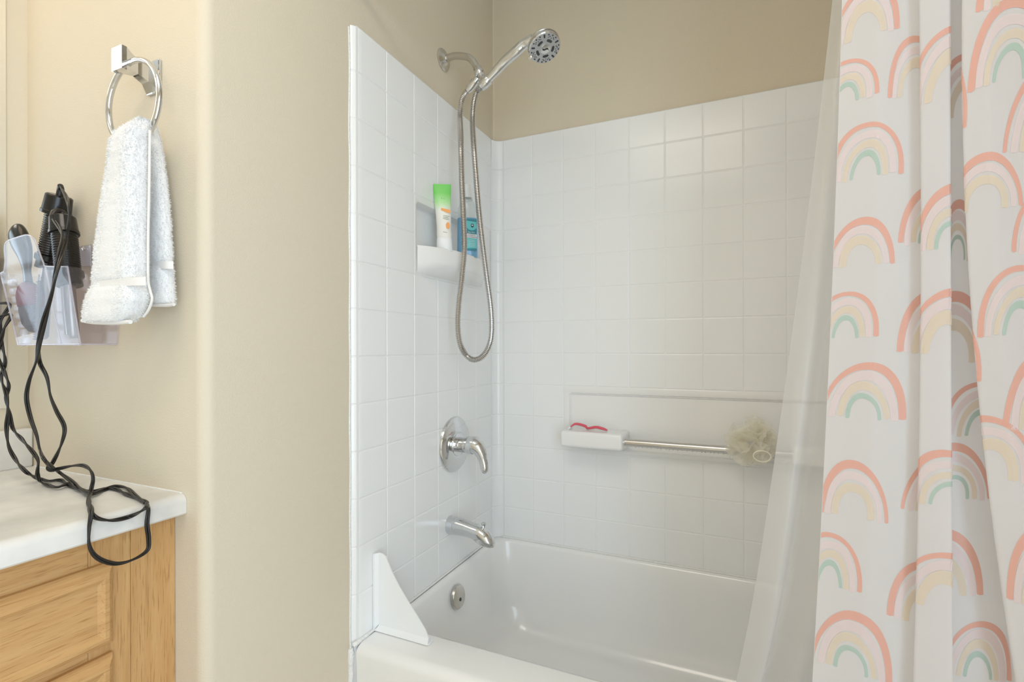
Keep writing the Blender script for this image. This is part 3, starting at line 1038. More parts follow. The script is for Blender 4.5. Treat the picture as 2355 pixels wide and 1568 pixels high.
rz = thing('razor', 'pink and white disposable razor lying on the soap ledge', 'razor')
M['razor_pink'] = mat('pink_grip', lin(226, 92, 108), 0.4)
rp = [at(x, y, 'Y', 0.700) for x, y in ((1312, 978), (1320, 971.5), (1330, 972), (1345, 976), (1352, 980), (1372, 977), (1388, 980), (1398, 984))]
dz = 0.8165 - min(p.z for p in rp)
rp = [Vector((p.x, p.y + 0.010 * math.sin(i * .8), max(p.z + dz - .001, 0.815))) for i, p in enumerate(rp)]
tube('handle', [p + Vector((0, 0.003, -0.0012)) for p in rp], [.0025, .004, .0048, .0050, .0042, .0050, .0050, .003], M['white_plastic'], rz, 12, .002)
tube('grip', [p + Vector((0, -0.002, 0.0004)) for p in rp], [.0022, .0036, .0044, .0046, .0038, .0046, .0046, .0026], M['razor_pink'], rz, 12, .002)
bm = bmesh.new()
bm_box(bm, -0.005, 0.005, -0.019, 0.019, -0.003, 0.003, 0.0012, 2)
hdz = from_bm('razor_head', bm, M['white_plastic'], rz, angle=40)
hdz.location = (rp[0].x - .003, rp[0].y, 0.8155)
hdz.rotation_euler = (0, R(-35), R(12))

lf = thing('loofah', 'cream mesh bath pouf hanging over the steel bar beside the curtain', 'loofah')
lc = Vector((0.872, 0.668, 0.812))
rng = random.Random(21)
V, Fc = [], []
for q in range(46):
    # each ruffle: a curled ribbon fan leaving the centre
    th = rng.uniform(0, 2 * PI)
    ph = math.asin(rng.uniform(-0.95, 0.95))
    dr = Vector((math.cos(ph) * math.cos(th), math.cos(ph) * math.sin(th) * 0.62, math.sin(ph)))
    up = Vector((rng.uniform(-1, 1), rng.uniform(-1, 1), rng.uniform(-1, 1)))
    sd = dr.cross(up).normalized()
    ln = rng.uniform(0.050, 0.080)
    if lc.y + dr.y * ln > 0.735:
        ln = (0.735 - lc.y) / dr.y
    wv_ = rng.uniform(0.026, 0.046)
    nu_, nv_ = 11, 7
    base = len(V)
    f1, ph1, amp = rng.uniform(2.5, 5), rng.uniform(0, 6), rng.uniform(.006, .013)
    n3 = dr.cross(sd)
    for i in range(nu_):
        t = i / (nu_ - 1) * 2 - 1
        for j in range(nv_):
            w = j / (nv_ - 1)
            r_ = ln * (0.25 + 0.75 * math.sin(w * PI / 2)) * (1 - 0.22 * t * t)
            curl = amp * math.sin(f1 * t + ph1) * w + 0.012 * w * w * math.cos(2.2 * t + ph1)
            p = lc + dr * r_ + sd * (t * wv_ * (0.35 + w)) + n3 * curl
            p.y = min(p.y, 0.7425)
            V.append(p)
    for i in range(nu_ - 1):
        for j in range(nv_ - 1):
            a_ = base + i * nv_ + j
            Fc.append((a_, a_ + nv_, a_ + nv_ + 1, a_ + 1))
mesh('netting', V, Fc, M['loofah'], lf, True)
M['cord_cream'] = mat('cream_cord', lin(238, 234, 214), 0.6)
lp = [lc + Vector((0.026 + 0.022 * math.cos(t), -0.064 - 0.004 * math.sin(t), -0.026 + 0.016 * math.sin(t))) for t in np.linspace(0.9, 0.9 + 2 * PI, 13)]
tube('hanging_cord', lp, 0.0022, M['cord_cream'], lf, 8, .002)

# ------------------------------------------------------------------ shower curtain, liner and rod
rod = thing('curtain_rod', 'straight chrome shower curtain rod above the tub front', 'curtain rod')
lathe('rod_tube', [(0.0127, 0.0), (0.0127, XR + 0.024)], (XD, -0.012, 1.985), (1, 0, 0), M['chrome'], rod, 20)
lathe('rod_flange', [(0.03, 0), (0.03, 0.006), (0.018, 0.012), (0.013, 0.02)], (XR + .012, -0.012, 1.985), (-1, 0, 0), M['chrome'], rod, 24)
lathe('rod_flange', [(0.03, 0), (0.03, 0.006), (0.018, 0.012), (0.013, 0.02)], (XD, -0.012, 1.985), (1, 0, 0), M['chrome'], rod, 24)

# plan of the folds at three heights: place across the photograph at y = 0, 800, 1568 and distance Y
FOLD = [((1936, 1908, 1869), -0.030),
        ((2020, 2010, 1985), -0.048),
        ((2122, 2124, 2108), -0.044),
        ((2111, 2112, 2096), -0.066),
        ((2150, 2152, 2146), -0.074),
        ((2188, 2188, 2192), -0.078),
        ((2182, 2176, 2172), -0.050),
        ((2232, 2262, 2330), -0.040),
        ((2228, 2268, 2352), -0.066),
        ((2211, 2240, 2336), -0.098),
        ((2270, 2310, 2400), -0.110),
        ((2370, 2400, 2470), -0.104),
        ((2440, 2450, 2500), -0.060),
        ((2520, 2540, 2560), -0.085)]
YS = (0, 800, 1568)


def plan_point(k, z):
    """fold line k at height z, from its three sightings"""
    pxs, Y = FOLD[k]
    P = [at(x, y, 'Y', Y) for x, y in zip(pxs, YS)]
    zs = [p.z for p in P]
    zc = min(max(z, zs[2] - 0.25), zs[0] + 0.12)
    a, b_, c_ = zs
    x = (P[0].x * (zc - b_) * (zc - c_) / ((a - b_) * (a - c_)) + P[1].x * (zc - a) * (zc - c_) / ((b_ - a) * (b_ - c_))
         + P[2].x * (zc - a) * (zc - b_) / ((c_ - a) * (c_ - b_)))
    return np.array([x, Y])


_rows = {}
SMOOTH = 0.0035


def row(z, extra_x=True):
    """curtain outline at one height: points and running length; index of each fold line in length"""
    key = round(z, 4)
    if key in _rows:
        return _rows[key]
    P = [plan_point(k, z) for k in range(len(FOLD))]
    x = P[-1][0]
    k = 0
    while x < XR - 0.05:                   # the folds carry on to the far end of the rod
        x += 0.03
        P.append(np.array([x, -0.05 if k % 2 else -0.09]))
        k += 1
    P = np.array(P)
    dl = np.r_[0, np.cumsum(np.linalg.norm(np.diff(P, axis=0), axis=1))]
    s = np.arange(0, dl[-1], 0.0015)
    Q = np.stack([np.interp(s, dl, P[:, 0]), np.interp(s, dl, P[:, 1])], 1)
    w = int(SMOOTH / 0.0015)
    kern = np.exp(-0.5 * (np.arange(-3 * w, 3 * w + 1) / w) ** 2)
    kern /= kern.sum()
    pad = 3 * w
    for c in (0, 1):
        q = np.r_[2 * Q[0, c] - Q[pad:0:-1, c], Q[:, c], 2 * Q[-1, c] - Q[-2:-pad - 2:-1, c]]
        Q[:, c] = np.convolve(q, kern, 'valid')
    # slow ripples, stronger away from the hooks
    Q[:, 1] += 0.004 * np.sin(s * 17 + z * 2.3) * min(1, (2.0 - z) * 1.2)
    _rows[key] = (Q, s, dl)
    return _rows[key]


def on_cloth(s, z, off=0.0):
    Q, S, dl = row(z)
    i = np.searchsorted(S, s)
    i = min(max(i, 1), len(S) - 1)
    t = (s - S[i - 1]) / (S[i] - S[i - 1])
    p = Q[i - 1] * (1 - t) + Q[i] * t
    a, b_ = Q[max(i - 2, 0)], Q[min(i + 1, len(Q) - 1)]
    tx = (b_ - a) / (np.linalg.norm(b_ - a) + 1e-9)
    return Vector((p[0] + tx[1] * off, p[1] - tx[0] * off, z))


sc_ = thing('shower_curtain', 'white fabric shower curtain printed with pastel rainbows', 'shower curtain')
zs = np.linspace(0.20, 1.965, 90)
nu_ = 520
V, Fc = [], []
for z in zs:
    Q, S, dl = row(float(z))
    for s in np.linspace(0, S[-1], nu_):
        V.append((np.interp(s, S, Q[:, 0]), np.interp(s, S, Q[:, 1]), z))
for a in range(len(zs) - 1):
    for i in range(nu_ - 1):
        Fc.append((a * nu_ + i, a * nu_ + i + 1, (a + 1) * nu_ + i + 1, (a + 1) * nu_ + i))
mesh('curtain_cloth', V, Fc, M['curtain'], sc_, True)


def find_s(seg, px, py):
    """running length on the cloth between fold lines seg[0] and seg[1] that shows at px"""
    best = None
    for it in range(2):
        best = None
        for dz in ([0] if it else [0]):
            pass
        z = 1.09 - (py - PY) / FPX * 0.80 if it == 0 else zz
        Q, S, dl = row(round(float(z), 3))
        for s in np.linspace(dl[seg[0]], dl[seg[1]], 60):
            p = on_cloth(s, round(float(z), 3))
            x, y = project(p)
            if best is None or abs(x - px) < best[0]:
                best = (abs(x - px), s, p, x - px)
        dep = (best[2] - CAM).dot(_fwd)
        zz = 1.09 - (py - PY) / FPX * dep
    # beyond the visible span, run on along the cloth
    s = best[1]
    if best[0] > 3:
        s -= best[3] / FPX * 0.8 * 1.15
    return s, zz


BANDS = [(1.0, 0.865, 'coral'), (0.815, 0.655, 'pink'), (0.615, 0.475, 'tan'), (0.415, 0.325, 'green')]
MATS = [M[b_[2]] for b_ in BANDS]


def rainbow(seg, px, py, w, h, green, tilt=0.0, limit=None):
    """one printed rainbow standing on (px, py), its width and height in metres"""
    s0, z0 = find_s(seg, px, py)
    w *= 0.95
    h *= 1.06
    rg = random.Random(int(px * 7 + py))
    V, Fc, FM = [], [], []
    ph = rg.uniform(0, 6)
    for bi, (ro, ri, cn) in enumerate(BANDS):
        if cn == 'green' and not green:
            continue
        if not green and cn == 'tan':
            ri -= 0.06
        n = 34
        base = len(V)
        ok = []
        foot = rg.uniform(-.05, .03)
        for i in range(n + 1):
            t = -1 + 2 * i / n
            a = t * PI / 2
            wob = 1 + 0.03 * math.sin(3 * a + ph + bi)
            thick = 1 + 0.30 * math.sin(a * 1.3 + ph)
            mid, hf = (ro + ri) / 2, (ro - ri) / 2 * (thick if bi == 0 else 1 + .15 * math.sin(a + ph + bi))
            for kk in (-1, 0, 1):
                r_ = (mid + kk * hf) * wob
                x = r_ * w / 2 * math.copysign(abs(math.sin(a)) ** 0.95, a)
                y = (r_ ** 0.9) * h * (abs(math.cos(a)) ** 0.95)
                if abs(t) > .999:
                    y = foot * h * (1 - bi * .2) + (0.012 * h if kk else 0)
                xs = x * math.cos(tilt) - y * math.sin(tilt)
                ys = x * math.sin(tilt) + y * math.cos(tilt)
                zq = round(z0 + ys, 4)
                dl = row(zq)[2]
                lo_, hi_ = max(0.001, dl[seg[0]] - .002), dl[seg[1]] + (.003 if seg[0] != 9 else .4)
                s = s0 + xs
                V.append(on_cloth(min(max(s, lo_), hi_), zq, 0.0006))
                ok.append(lo_ < s < hi_)
        for i in range(n):
            for kk in (0, 1):
                q = (i * 3 + kk, i * 3 + kk + 1, i * 3 + kk + 4, i * 3 + kk + 3)
                if any(ok[v] for v in q):
                    Fc.append(tuple(base + v for v in q))
                    FM.append(bi)
    if Fc:
        mesh('rainbow_print', V, Fc, None, sc_, False, MATS, FM)


A_, B_, C_, D_ = (0, 2), (3, 5), (6, 7), (9, 11)
for a in [(A_, 1990, 88, .092, .078, 0), (A_, 1946, 240, .088, .066, 1), (A_, 1990, 408, .098, .080, 1), (A_, 1977, 612, .092, .066, 0), (A_, 1942, 778, .088, .070, 1),
          (A_, 1984, 964, .113, .080, 1), (A_, 1959, 1190, .094, .080, 0), (A_, 1906, 1348, .088, .083, 1), (A_, 1955, 1548, .112, .088, 1),
          (A_, 2102, 222, .068, .084, 0), (A_, 2136, 560, .090, .076, 1), (A_, 2140, 814, .100, .086, 0), (A_, 2140, 1178, .092, .076, 1), (A_, 2122, 1432, .102, .086, 0),
          (B_, 2184, 228, .100, .098, 0), (B_, 2186, 572, .094, .080, 1), (B_, 2176, 815, .100, .084, 0), (B_, 2182, 1168, .108, .074, 1), (B_, 2170, 1408, .106, .080, 0),
          (C_, 2226, 270, .092, .088, 0), (C_, 2200, 600, .052, .078, 1), (C_, 2190, 832, .098, .090, 0), (C_, 2255, 1005, .100, .076, 1), (C_, 2192, 1148, .096, .072, 1), (C_, 2168, 1368, .112, .084, 0), (C_, 2246, 1562, .086, .078, 1), (C_, 2196, 25, .060, .08, 1), (C_, 2345, 1262, .080, .085, 0),
          (D_, 2322, 188, .088, .100, 1), (D_, 2390, 352, .090, .110, 0), (D_, 2263, 482, .082, .066, 0), (D_, 2400, 584, .080, .090, 0), (D_, 2342, 772, .084, .088, 1),
          (D_, 2205, 880, .082, .09, 0), (D_, 2402, 990, .088, .09, 0), (D_, 2276, 1102, .096, .080, 0), (D_, 2405, 1400, .080, .100, 1), (D_, 2180, 292, .068, .095, 0), (D_, 2340, 12, .09, .09, 0)]:
    rainbow(*a)

# clear liner hanging inside the curtain
LN = [((1913, 1817, 1702), 0.030), ((1950, 1865, 1760), 0.012), ((1980, 1900, 1772), 0.052), ((2020, 1960, 1850), 0.020), ((2060, 2000, 1900), 0.060), ((2120, 2080, 2000), 0.03), ((2180, 2150, 2080), 0.065), ((2260, 2240, 2200), 0.035)]
ln_y = [(-1, 0), (0, 0)]
V, Fc = [], []
zs = np.linspace(0.20, 1.965, 56)
nu_ = 150
for z in zs:
    P = []
    for pxs, Y in LN:
        T = [at(x, y, 'Y', Y) for x, y in zip(pxs, YS)]
        zc = min(max(z, T[2].z - .15), T[0].z + .10)
        a, b_, c_ = [t.z for t in T]
        x = (T[0].x * (zc - b_) * (zc - c_) / ((a - b_) * (a - c_)) + T[1].x * (zc - a) * (zc - c_) / ((b_ - a) * (b_ - c_))
             + T[2].x * (zc - a) * (zc - b_) / ((c_ - a) * (c_ - b_)))
        # below the rim line the liner lies inside the tub
        k = min(max((0.75 - z) / 0.35, 0), 1)
        P.append(np.array([x, Y * (0.5 + 0.5 * min(1, (2.05 - z))) + 0.100 * k * k]))
    x = P[-1][0]
    q = 0
    while x < XR - 0.06:
        x += 0.045
        P.append(np.array([x, (0.06 if q % 2 == 0 else 0.03) + (0.10 * k * k)]))
        q += 1
    Q = spline(P, 0.003) if False else None
    P = np.array(P)
    P2 = np.vstack([2 * P[0] - P[1], P, 2 * P[-1] - P[-2]])
    out = []
    for i in range(1, len(P2) - 2):
        for t in np.linspace(0, 1, 14, endpoint=False):
            p0, p1, p2, p3 = P2[i - 1], P2[i], P2[i + 1], P2[i + 2]
            out.append(0.5 * (2 * p1 + (p2 - p0) * t + (2 * p0 - 5 * p1 + 4 * p2 - p3) * t * t + (3 * p1 - p0 - 3 * p2 + p3) * t ** 3))
    out = np.array(out)
    idx = np.linspace(0, len(out) - 1, nu_)
    for f in idx:
        i = int(f)
        j = min(i + 1, len(out) - 1)
        p = out[i] * (1 - (f - i)) + out[j] * (f - i)
        nz = noise.noise(Vector((p[0] * 14, z * 4.5, 3.1))) * 0.004 + noise.noise(Vector((p[0] * 45, z * 16, 7.7))) * 0.0012
        V.append((p[0], p[1] + nz, z))
for a in range(len(zs) - 1):
    for i in range(nu_ - 1):
        Fc.append((a * nu_ + i, a * nu_ + i + 1, (a + 1) * nu_ + i + 1, (a + 1) * nu_ + i))
ln = mesh('curtain_liner', V, Fc, M['liner'], None, True)
tag(ln, 'frosted plastic curtain liner hanging inside the rainbow curtain', 'curtain liner')

# ------------------------------------------------------------------ vanity
VY0 = -1.70
vn = thing('vanity_cabinet', 'oak vanity cabinet with overlaid drawer fronts under the pale counter', 'cabinet')
XF = -0.090
ZCB = 0.795
DY = -0.485                                     # right edge of the drawer column
box('carcass', XV + .002, XF - 0.018, VY0, YW3 - .001, 0.10, ZCB, M['oak_v'], vn)
box('toe_kick', XV + .002, XF - 0.07, VY0, YW3 - .001, 0.0, 0.10, M['dark_gap'], vn)
box('end_stile', XF - 0.018, XF, -0.455, YW3 - .001, 0.10, ZCB, M['oak_v'], vn)
box('frame_stile', XF - 0.018, XF - .0005, -0.515, -0.4556, 0.10, ZCB, M['oak_v'], vn)
for za, zb in ((0.745, ZCB), (0.590, 0.640), (0.40, 0.45), (0.10, 0.16)):
    box('frame_rail', XF - 0.018, XF - .0008, VY0, -0.5155, za, zb, M['oak_h'], vn)
box('drawer_backing', XF - 0.018, XF - 0.010, VY0, -0.5155, 0.15, 0.75, M['oak_h'], vn)  # plain oak board set back behind the drawer fronts


def drawer(z0, z1, y0, y1):
    """slab front with a routed finger pull: rounded lip around a slightly sunk field"""
    lo = [(0.0, XF - .001), (0.0, XF + .006), (0.004, XF + .013), (0.010, XF + .018), (0.016, XF + .0185), (0.0215, XF + .0135), (0.024, XF + .0125)]
    V, Fc = [], []
    for ins, x in lo:
        V += [(x, y0 + ins, z0 + ins), (x, y1 - ins, z0 + ins), (x, y1 - ins, z1 - ins * 1.25), (x, y0 + ins, z1 - ins * 1.25)]
    for q in range(len(lo) - 1):
        for i in range(4):
            j = (i + 1) % 4
            Fc.append((q * 4 + i, q * 4 + j, q * 4 + 4 + j, q * 4 + 4 + i))
    k = (len(lo) - 1) * 4
    Fc.append((k, k + 1, k + 2, k + 3))
    Fc.append((3, 2, 1, 0))
    return mesh('drawer_front', V, Fc, M['oak_h'], vn)


for z0, z1 in ((0.618, 0.748), (0.425, 0.602), (0.14, 0.405)):
    drawer(z0, z1, -0.90, DY)
    drawer(z0, z1, -1.33, -0.915)
ct = thing('countertop', 'pale marbled vanity countertop with rounded front edge and backsplash', 'countertop')
prof = []
zt, zb, xf = 0.832, 0.7955, -0.058
for i in range(9):
    a = PI / 2 - PI / 2 * i / 8
    prof.append((xf - 0.014 + 0.014 * math.cos(a), zt - 0.014 + 0.014 * math.sin(a)))
prof += [(xf, zb + 0.003), (xf - .003, zb), (XV + .001, zb), (XV + .001, zt)]
k = len(prof)
V = [(x, YW3 - .0005, z) for x, z in prof] + [(x, VY0, z) for x, z in prof]
Fc = [(i, (i + 1) % k, k + (i + 1) % k, k + i) for i in range(k)] + [tuple(range(k))[::-1], tuple(range(k, 2 * k))]
ob = mesh('counter_slab', V, Fc, M['counter'], ct, True)
ob.data.set_sharp_from_angle(angle=R(35))
box('backsplash', XV + .0005, XV + 0.026, VY0, YW3 - .001, zt - .001, 0.916, M['counter'], ct, 0.005, 3)
tube('caulk_bead', [(XV + .03, YW3 - .001, zt), (-0.3, YW3 - .001, zt), (-0.07, YW3 - .001, zt)], 0.002, M['caulk'], ct, 6, 0.05)
mr = box('mirror', XV + .0005, XV + 0.006, -1.60, -0.4195, 0.962, 1.90, M['mirror'], None, 0.0008, 1)
tag(mr, 'frameless wall mirror above the vanity counter', 'mirror')
plg = thing('wall_outlet', 'white power outlet on the vanity wall behind the cords', 'outlet')
box('cover_plate', XV + .006, XV + 0.011, -0.536, -0.464, 1.10, 1.215, M['white_plastic'], plg, 0.002)
for zz in (1.135, 1.178):
    box('socket_face', XV + .011, XV + 0.0125, -0.518, -0.482, zz - .014, zz + .014, M['white_plastic'], plg, 0.0006)

# ------------------------------------------------------------------ towel ring and towel
RY = YW3 - 0.052
tr = thing('towel_ring', 'chrome towel ring with square mount on the beige end wall', 'towel ring')
mc = at(358, 180, 'Y', YW3)
box('wall_plate', mc.x - 0.020, mc.x + 0.020, YW3 - 0.006, YW3, mc.z - 0.031, mc.z + 0.030, M['chrome'], tr, 0.003)
# post flaring from plate to a square head
pc = at(322, 163, 'Y', YW3 - 0.055)
pc = Vector((mc.x + 0.004, YW3 - 0.055, mc.z + 0.0))
secs = [(YW3 - .006, 0.018, 0.028, 0), (YW3 - .018, 0.010, 0.017, 0), (YW3 - .034, 0.008, 0.013, 0.002), (YW3 - .046, 0.011, 0.016, 0.003), (YW3 - .056, 0.015, 0.020, 0.004), (YW3 - .064, 0.015, 0.020, 0.004)]
V, Fc = [], []
for y, hx, hz, dz in secs:
    V += [(mc.x + a * hx, y, mc.z + dz + b_ * hz) for a, b_ in ((-1, -1), (1, -1), (1, 1), (-1, 1))]
for q in range(len(secs) - 1):
    for i in range(4):
        j = (i + 1) % 4
        Fc.append((q * 4 + i, q * 4 + j, q * 4 + 4 + j, q * 4 + 4 + i))
Fc.append((20, 21, 22, 23))
mesh('post', V, Fc, M['chrome'], tr)
rc = Vector((mc.x + 0.026, RY, mc.z - 0.074))
RRAD = 0.073
V, Fc = tube_data(np.array([(rc.x + RRAD * math.sin(t), rc.y, rc.z + RRAD * math.cos(t)) for t in np.linspace(0, 2 * PI, 73)]), 0.0048, 14, False)
mesh('ring', V, Fc, M['chrome'], tr, True)

tw = thing('hand_towel', 'white terry hand towel folded over the chrome ring', 'towel')
M['terry_band'] = add_bump(mat('white_towel_band', lin(238, 236, 233), 0.9, spec=0.1), 300, 0.4, 0.001, 2, (1, 1, 6))


def slab(name, rows, n, seed, rightpipe=False):
    """hanging folded cloth: rows of (z, xl, xr, y, half thickness); rounded edges, terry relief"""
    R_ = spline([list(r) for r in rows], 0.0045) if False else None
    rows = sorted(rows, key=lambda r: -r[0])
    zz = np.arange(rows[0][0], rows[-1][0] - 1e-9, -0.0042)
    A = np.array(rows)[::-1]
    V, Fc = [], []
    for z in zz:
        xl, xr, y, th = [np.interp(z, A[:, 0], A[:, q]) for q in (1, 2, 3, 4)]
        for i in range(n):
            a = 2 * PI * i / n
            c0, s0 = math.cos(a), math.sin(a)
            x = (xl + xr) / 2 + (xr - xl) / 2 * math.copysign(abs(c0) ** 0.42, c0)
            yy = y - th * math.copysign(abs(s0) ** 0.75, s0)
            p = Vector((x, yy, z))
            nv = Vector((c0 * .5, -s0, 0))
            dsp = noise.noise(Vector((x * 30, z * 16, seed))) * 0.0022 + noise.noise(Vector((x * 130, z * 130, yy * 130 + seed))) * 0.0012 + random.uniform(-.0006, .0006)
            V.append(p + nv * dsp)
    for q in range(len(zz) - 1):
        for i in range(n):
            j = (i + 1) % n
            Fc.append((q * n + i, q * n + j, (q + 1) * n + j, (q + 1) * n + i))
    Fc.append(tuple(range(n))[::-1])
    Fc.append(tuple((len(zz) - 1) * n + i for i in range(n)))
    return mesh(name, V, Fc, M['terry'], tw, True)


def prow(yp, xl, xr, Y, th):
    a, b_ = at(xl, yp, 'Y', Y - th), at(xr, yp, 'Y', Y + th * 0.75)
    return ((a.z + b_.z) / 2, a.x, b_.x, Y, th)


YF, YK = -0.462, -0.412
slab('front_fold', [prow(272, 322, 343, YF + .012, .008), prow(285, 290, 346, YF + .008, .013), prow(305, 252, 347, YF, .018), prow(325, 240, 347, YF, .020), prow(420, 228, 346, YF, .019), prow(560, 205, 346, YF - .002, .020), prow(640, 197, 346, YF - .003, .020), prow(644, 200, 346, YF - .003, .0175), prow(658, 198, 347, YF - .003, .0175), prow(664, 190, 348, YF - .004, .020), prow(690, 180, 350, YF - .006, .022), prow(722, 176, 338, YF - .007, .021), prow(742, 180, 316, YF - .007, .018)], 110, 1.3)
slab('back_fold', [prow(276, 335, 350, YK - .016, .006), prow(290, 310, 362, YK - .010, .010), prow(330, 290, 374, YK, .013), prow(420, 280, 390, YK, .013), prow(520, 275, 400, YK, .013), prow(600, 270, 405, YK, .013), prow(604, 270, 403, YK, .0105), prow(618, 270, 403, YK, .0105), prow(624, 270, 406, YK, .014), prow(690, 268, 411, YK, .015), prow(702, 268, 409, YK, .012)], 84, 5.1)
for yp, xl, xr, Y, th, z_ in ((651, 202, 326, YF - .003, .0178, 0), (611, 335, 391, YK, .0107, 0)):
    p0, p1 = at(xl + 3, yp, 'Y', Y - th), at(xr - 3, yp, 'Y', Y - th)
    zc, hh = (p0.z + p1.z) / 2, 0.0065
    V, Fc = [], []
    for i in range(25):
        t = i / 24
        x = p0.x + (p1.x - p0.x) * t
        y = Y - th - 0.0004 + 0.008 * abs(2 * t - 1) ** 6
        V += [(x, y, zc - hh), (x, y, zc + hh)]
    Fc = [(2 * i, 2 * i + 2, 2 * i + 3, 2 * i + 1) for i in range(24)]
    mesh('woven_band', V, Fc, M['terry_band'], tw, True)
# piped edge of the front fold
pe = [at(x, y, 'Y', YF + .006) for x, y in ((345, 300), (344, 360), (343, 440), (341, 540), (341, 640), (346, 670), (350, 688), (342, 712), (330, 728))]
tube('hem', pe, 0.0021, M['terry_band'], tw, 8, .004)
bh = [at(x, y, 'Y', YF - .016) for x, y in ((190, 737), (215, 741), (260, 742), (300, 740))]
tube('hem', bh, 0.0034, M['terry_band'], tw, 8, .004)
bh = [at(x, y, 'Y', YK - .012) for x, y in ((345, 701), (365, 702), (385, 702), (400, 700))]
tube('hem', bh, 0.0028, M['terry_band'], tw, 8, .004)
# terry loops standing off the folds
for nm in ('front_fold', 'back_fold'):
    ob = [c for c in tw.children if c.name.startswith(nm)][0]
    me = ob.data
    rg = random.Random(3)
    V, Fc = [], []
    polys = [p for p in me.polygons if len(p.vertices) == 4]
    for q in range(15000 if nm == 'front_fold' else 8000):
        p = polys[rg.randrange(len(polys))]
        c = [me.vertices[v].co for v in p.vertices]
        u, v = rg.random(), rg.random()
        b0 = (c[0] * (1 - u) + c[1] * u) * (1 - v) + (c[3] * (1 - u) + c[2] * u) * v
        dr = (p.normal + Vector((rg.uniform(-.8, .8), rg.uniform(-.8, .8), rg.uniform(-.9, .3)))).normalized()
        sd = dr.cross(Vector((rg.uniform(-1, 1), rg.uniform(-1, 1), rg.uniform(-1, 1)))).normalized() * 0.00055
        k = len(V)
        ln_ = rg.uniform(.0018, .0040)
        V += [b0 - sd, b0 + sd, b0 + dr * ln_]
        Fc.append((k, k + 1, k + 2))
    o = mesh('terry_loops', V, Fc, M['terry'], tw)
    o['kind'] = 'stuff'

# ------------------------------------------------------------------ clear organizer with hair tools
og = thing('hair_tool_organizer', 'clear plastic organizer hung on the end wall beside the towel', 'organizer')
YFB, YFT, YBK = -0.450, -0.473, -0.386
bl, br = at(42, 795, 'Y', YFB), at(185, 786, 'Y', YFB)
zb_, zr_ = 1.0985, 1.240
XL, XRr = bl.x, br.x
XLt, XRt = XL - 0.022, XRr - 0.004


def panel(name, V2, th, mt=None, parent=None):
    """thin plate from a 3D outline, thickened along its normal"""
    V2 = [Vector(v) for v in V2]
    nrm = (V2[1] - V2[0]).cross(V2[2] - V2[0]).normalized() * th
    k = len(V2)
    V = V2 + [v + nrm for v in V2]
    Fc = [tuple(range(k))[::-1], tuple(range(k, 2 * k))] + [(i, (i + 1) % k, k + (i + 1) % k, k + i) for i in range(k)]
    return mesh(name, V, Fc, mt or M['clear'], parent or og)


def fy_(z):
    return YFB + (YFT - YFB) * (z - zb_) / (zr_ - zb_)


ear = [at(x, y, 'Y', fy_(1.09 + (PY - y) / FPX * 0.98)) for x, y in ((106, 612), (101, 606), (95, 592), (88, 572), (82, 555), (76, 546), (66, 541), (56, 541), (30, 549), (18, 554), (12, 562), (11, 575), (13, 600), (10, 622))]
front = [(XL, YFB, zb_), (XRr, YFB, zb_)]
rimR = at(155, 613, 'Y', fy_(zr_))
front += [tuple(rimR)] + [tuple(p) for p in ear] + [tuple(at(2, 628, 'Y', fy_(1.235)))]
panel('front_panel', front, 0.002)
edge = [Vector(p) for p in front[2:]]
tube('front_rim', edge, 0.0014, M['clear_rim'], og, 8, .003)
panel('base', [(XL, YFB, zb_), (XL, YBK, zb_), (XRr - 0.012, YBK, zb_), (XRr, YFB, zb_)], 0.002)
panel('right_side', [(XRr, YFB, zb_), (XRr - .012, YBK, zb_), (XRr - .012, YBK, zr_), tuple(rimR)], 0.002)
lt = at(2, 628, 'Y', fy_(1.235))
panel('left_side', [(XL, YFB, zb_), tuple(lt), (lt.x + 0.004, YBK, lt.z), (XL, YBK, zb_)], 0.002)
panel('back_plate', [(XL, YBK, zb_), (XL - 0.02, YBK, 1.30), (XRr + .02, YBK, 1.30), (XRr - .012, YBK, zb_)], 0.002)
dv = at(140, 793, 'Y', YFB)
dt = at(104, 614, 'Y', fy_(zr_))
panel('divider', [tuple(dv), (dv.x + .006, YBK, zb_), (dt.x + .02, YBK, zr_), tuple(dt)], 0.0016)
for p, q in (((XL, YFB, zb_), tuple(lt)), ((XRr, YFB, zb_), tuple(rimR)), (tuple(dv), tuple(dt)), ((XL, YFB, zb_), (XRr, YFB, zb_)), ((XRr, YFB, zb_), (XRr - .012, YBK, zb_))):
    tube('moulded_edge', [p, tuple((Vector(p) + Vector(q)) / 2), q], 0.0016, M['clear_rim'], og, 8, .01)
M['ridge'] = see_through('frosted_plastic_ridge', (0.95, 0.95, 0.97, 1), 0.4, 0.12, lin(246, 247, 250), 0.72, 0.35)
for i in range(8):
    t = (i + 0.5) / 8.6
    p = Vector((XL, YFB, zb_)) * (1 - t) + lt * t
    bm = bmesh.new()
    bm_box(bm, p.x + 0.003, p.x + 0.026, p.y + 0.004, p.y + 0.012, p.z - 0.0078, p.z + 0.0066, 0.0036, 3)
    from_bm('ridge', bm, M['ridge'], og, angle=60)
hk = at(194, 572, 'Y', YBK - .004)
lathe('hook_button', [(0.004, 0), (0.004, 0.003), (0.0, 0.005)], hk, (0, -1, 0), M['satin'], og, 14)
panel('hanging_tab', [tuple(at(x, y, 'Y', YBK - .001)) for x, y in ((172, 612), (210, 612), (210, 565), (184, 567), (174, 578))], 0.002, M['clear_rim'])
for x, y in ((55, 797), (174, 793)):
    p = at(x, y, 'Y', YFB + .01)
    lathe('foot', [(0.0, -.003), (.003, -.002), (.004, 0)], (p.x, p.y, zb_ - .0005), (0, 0, 1), M['clear_rim'], og, 12)

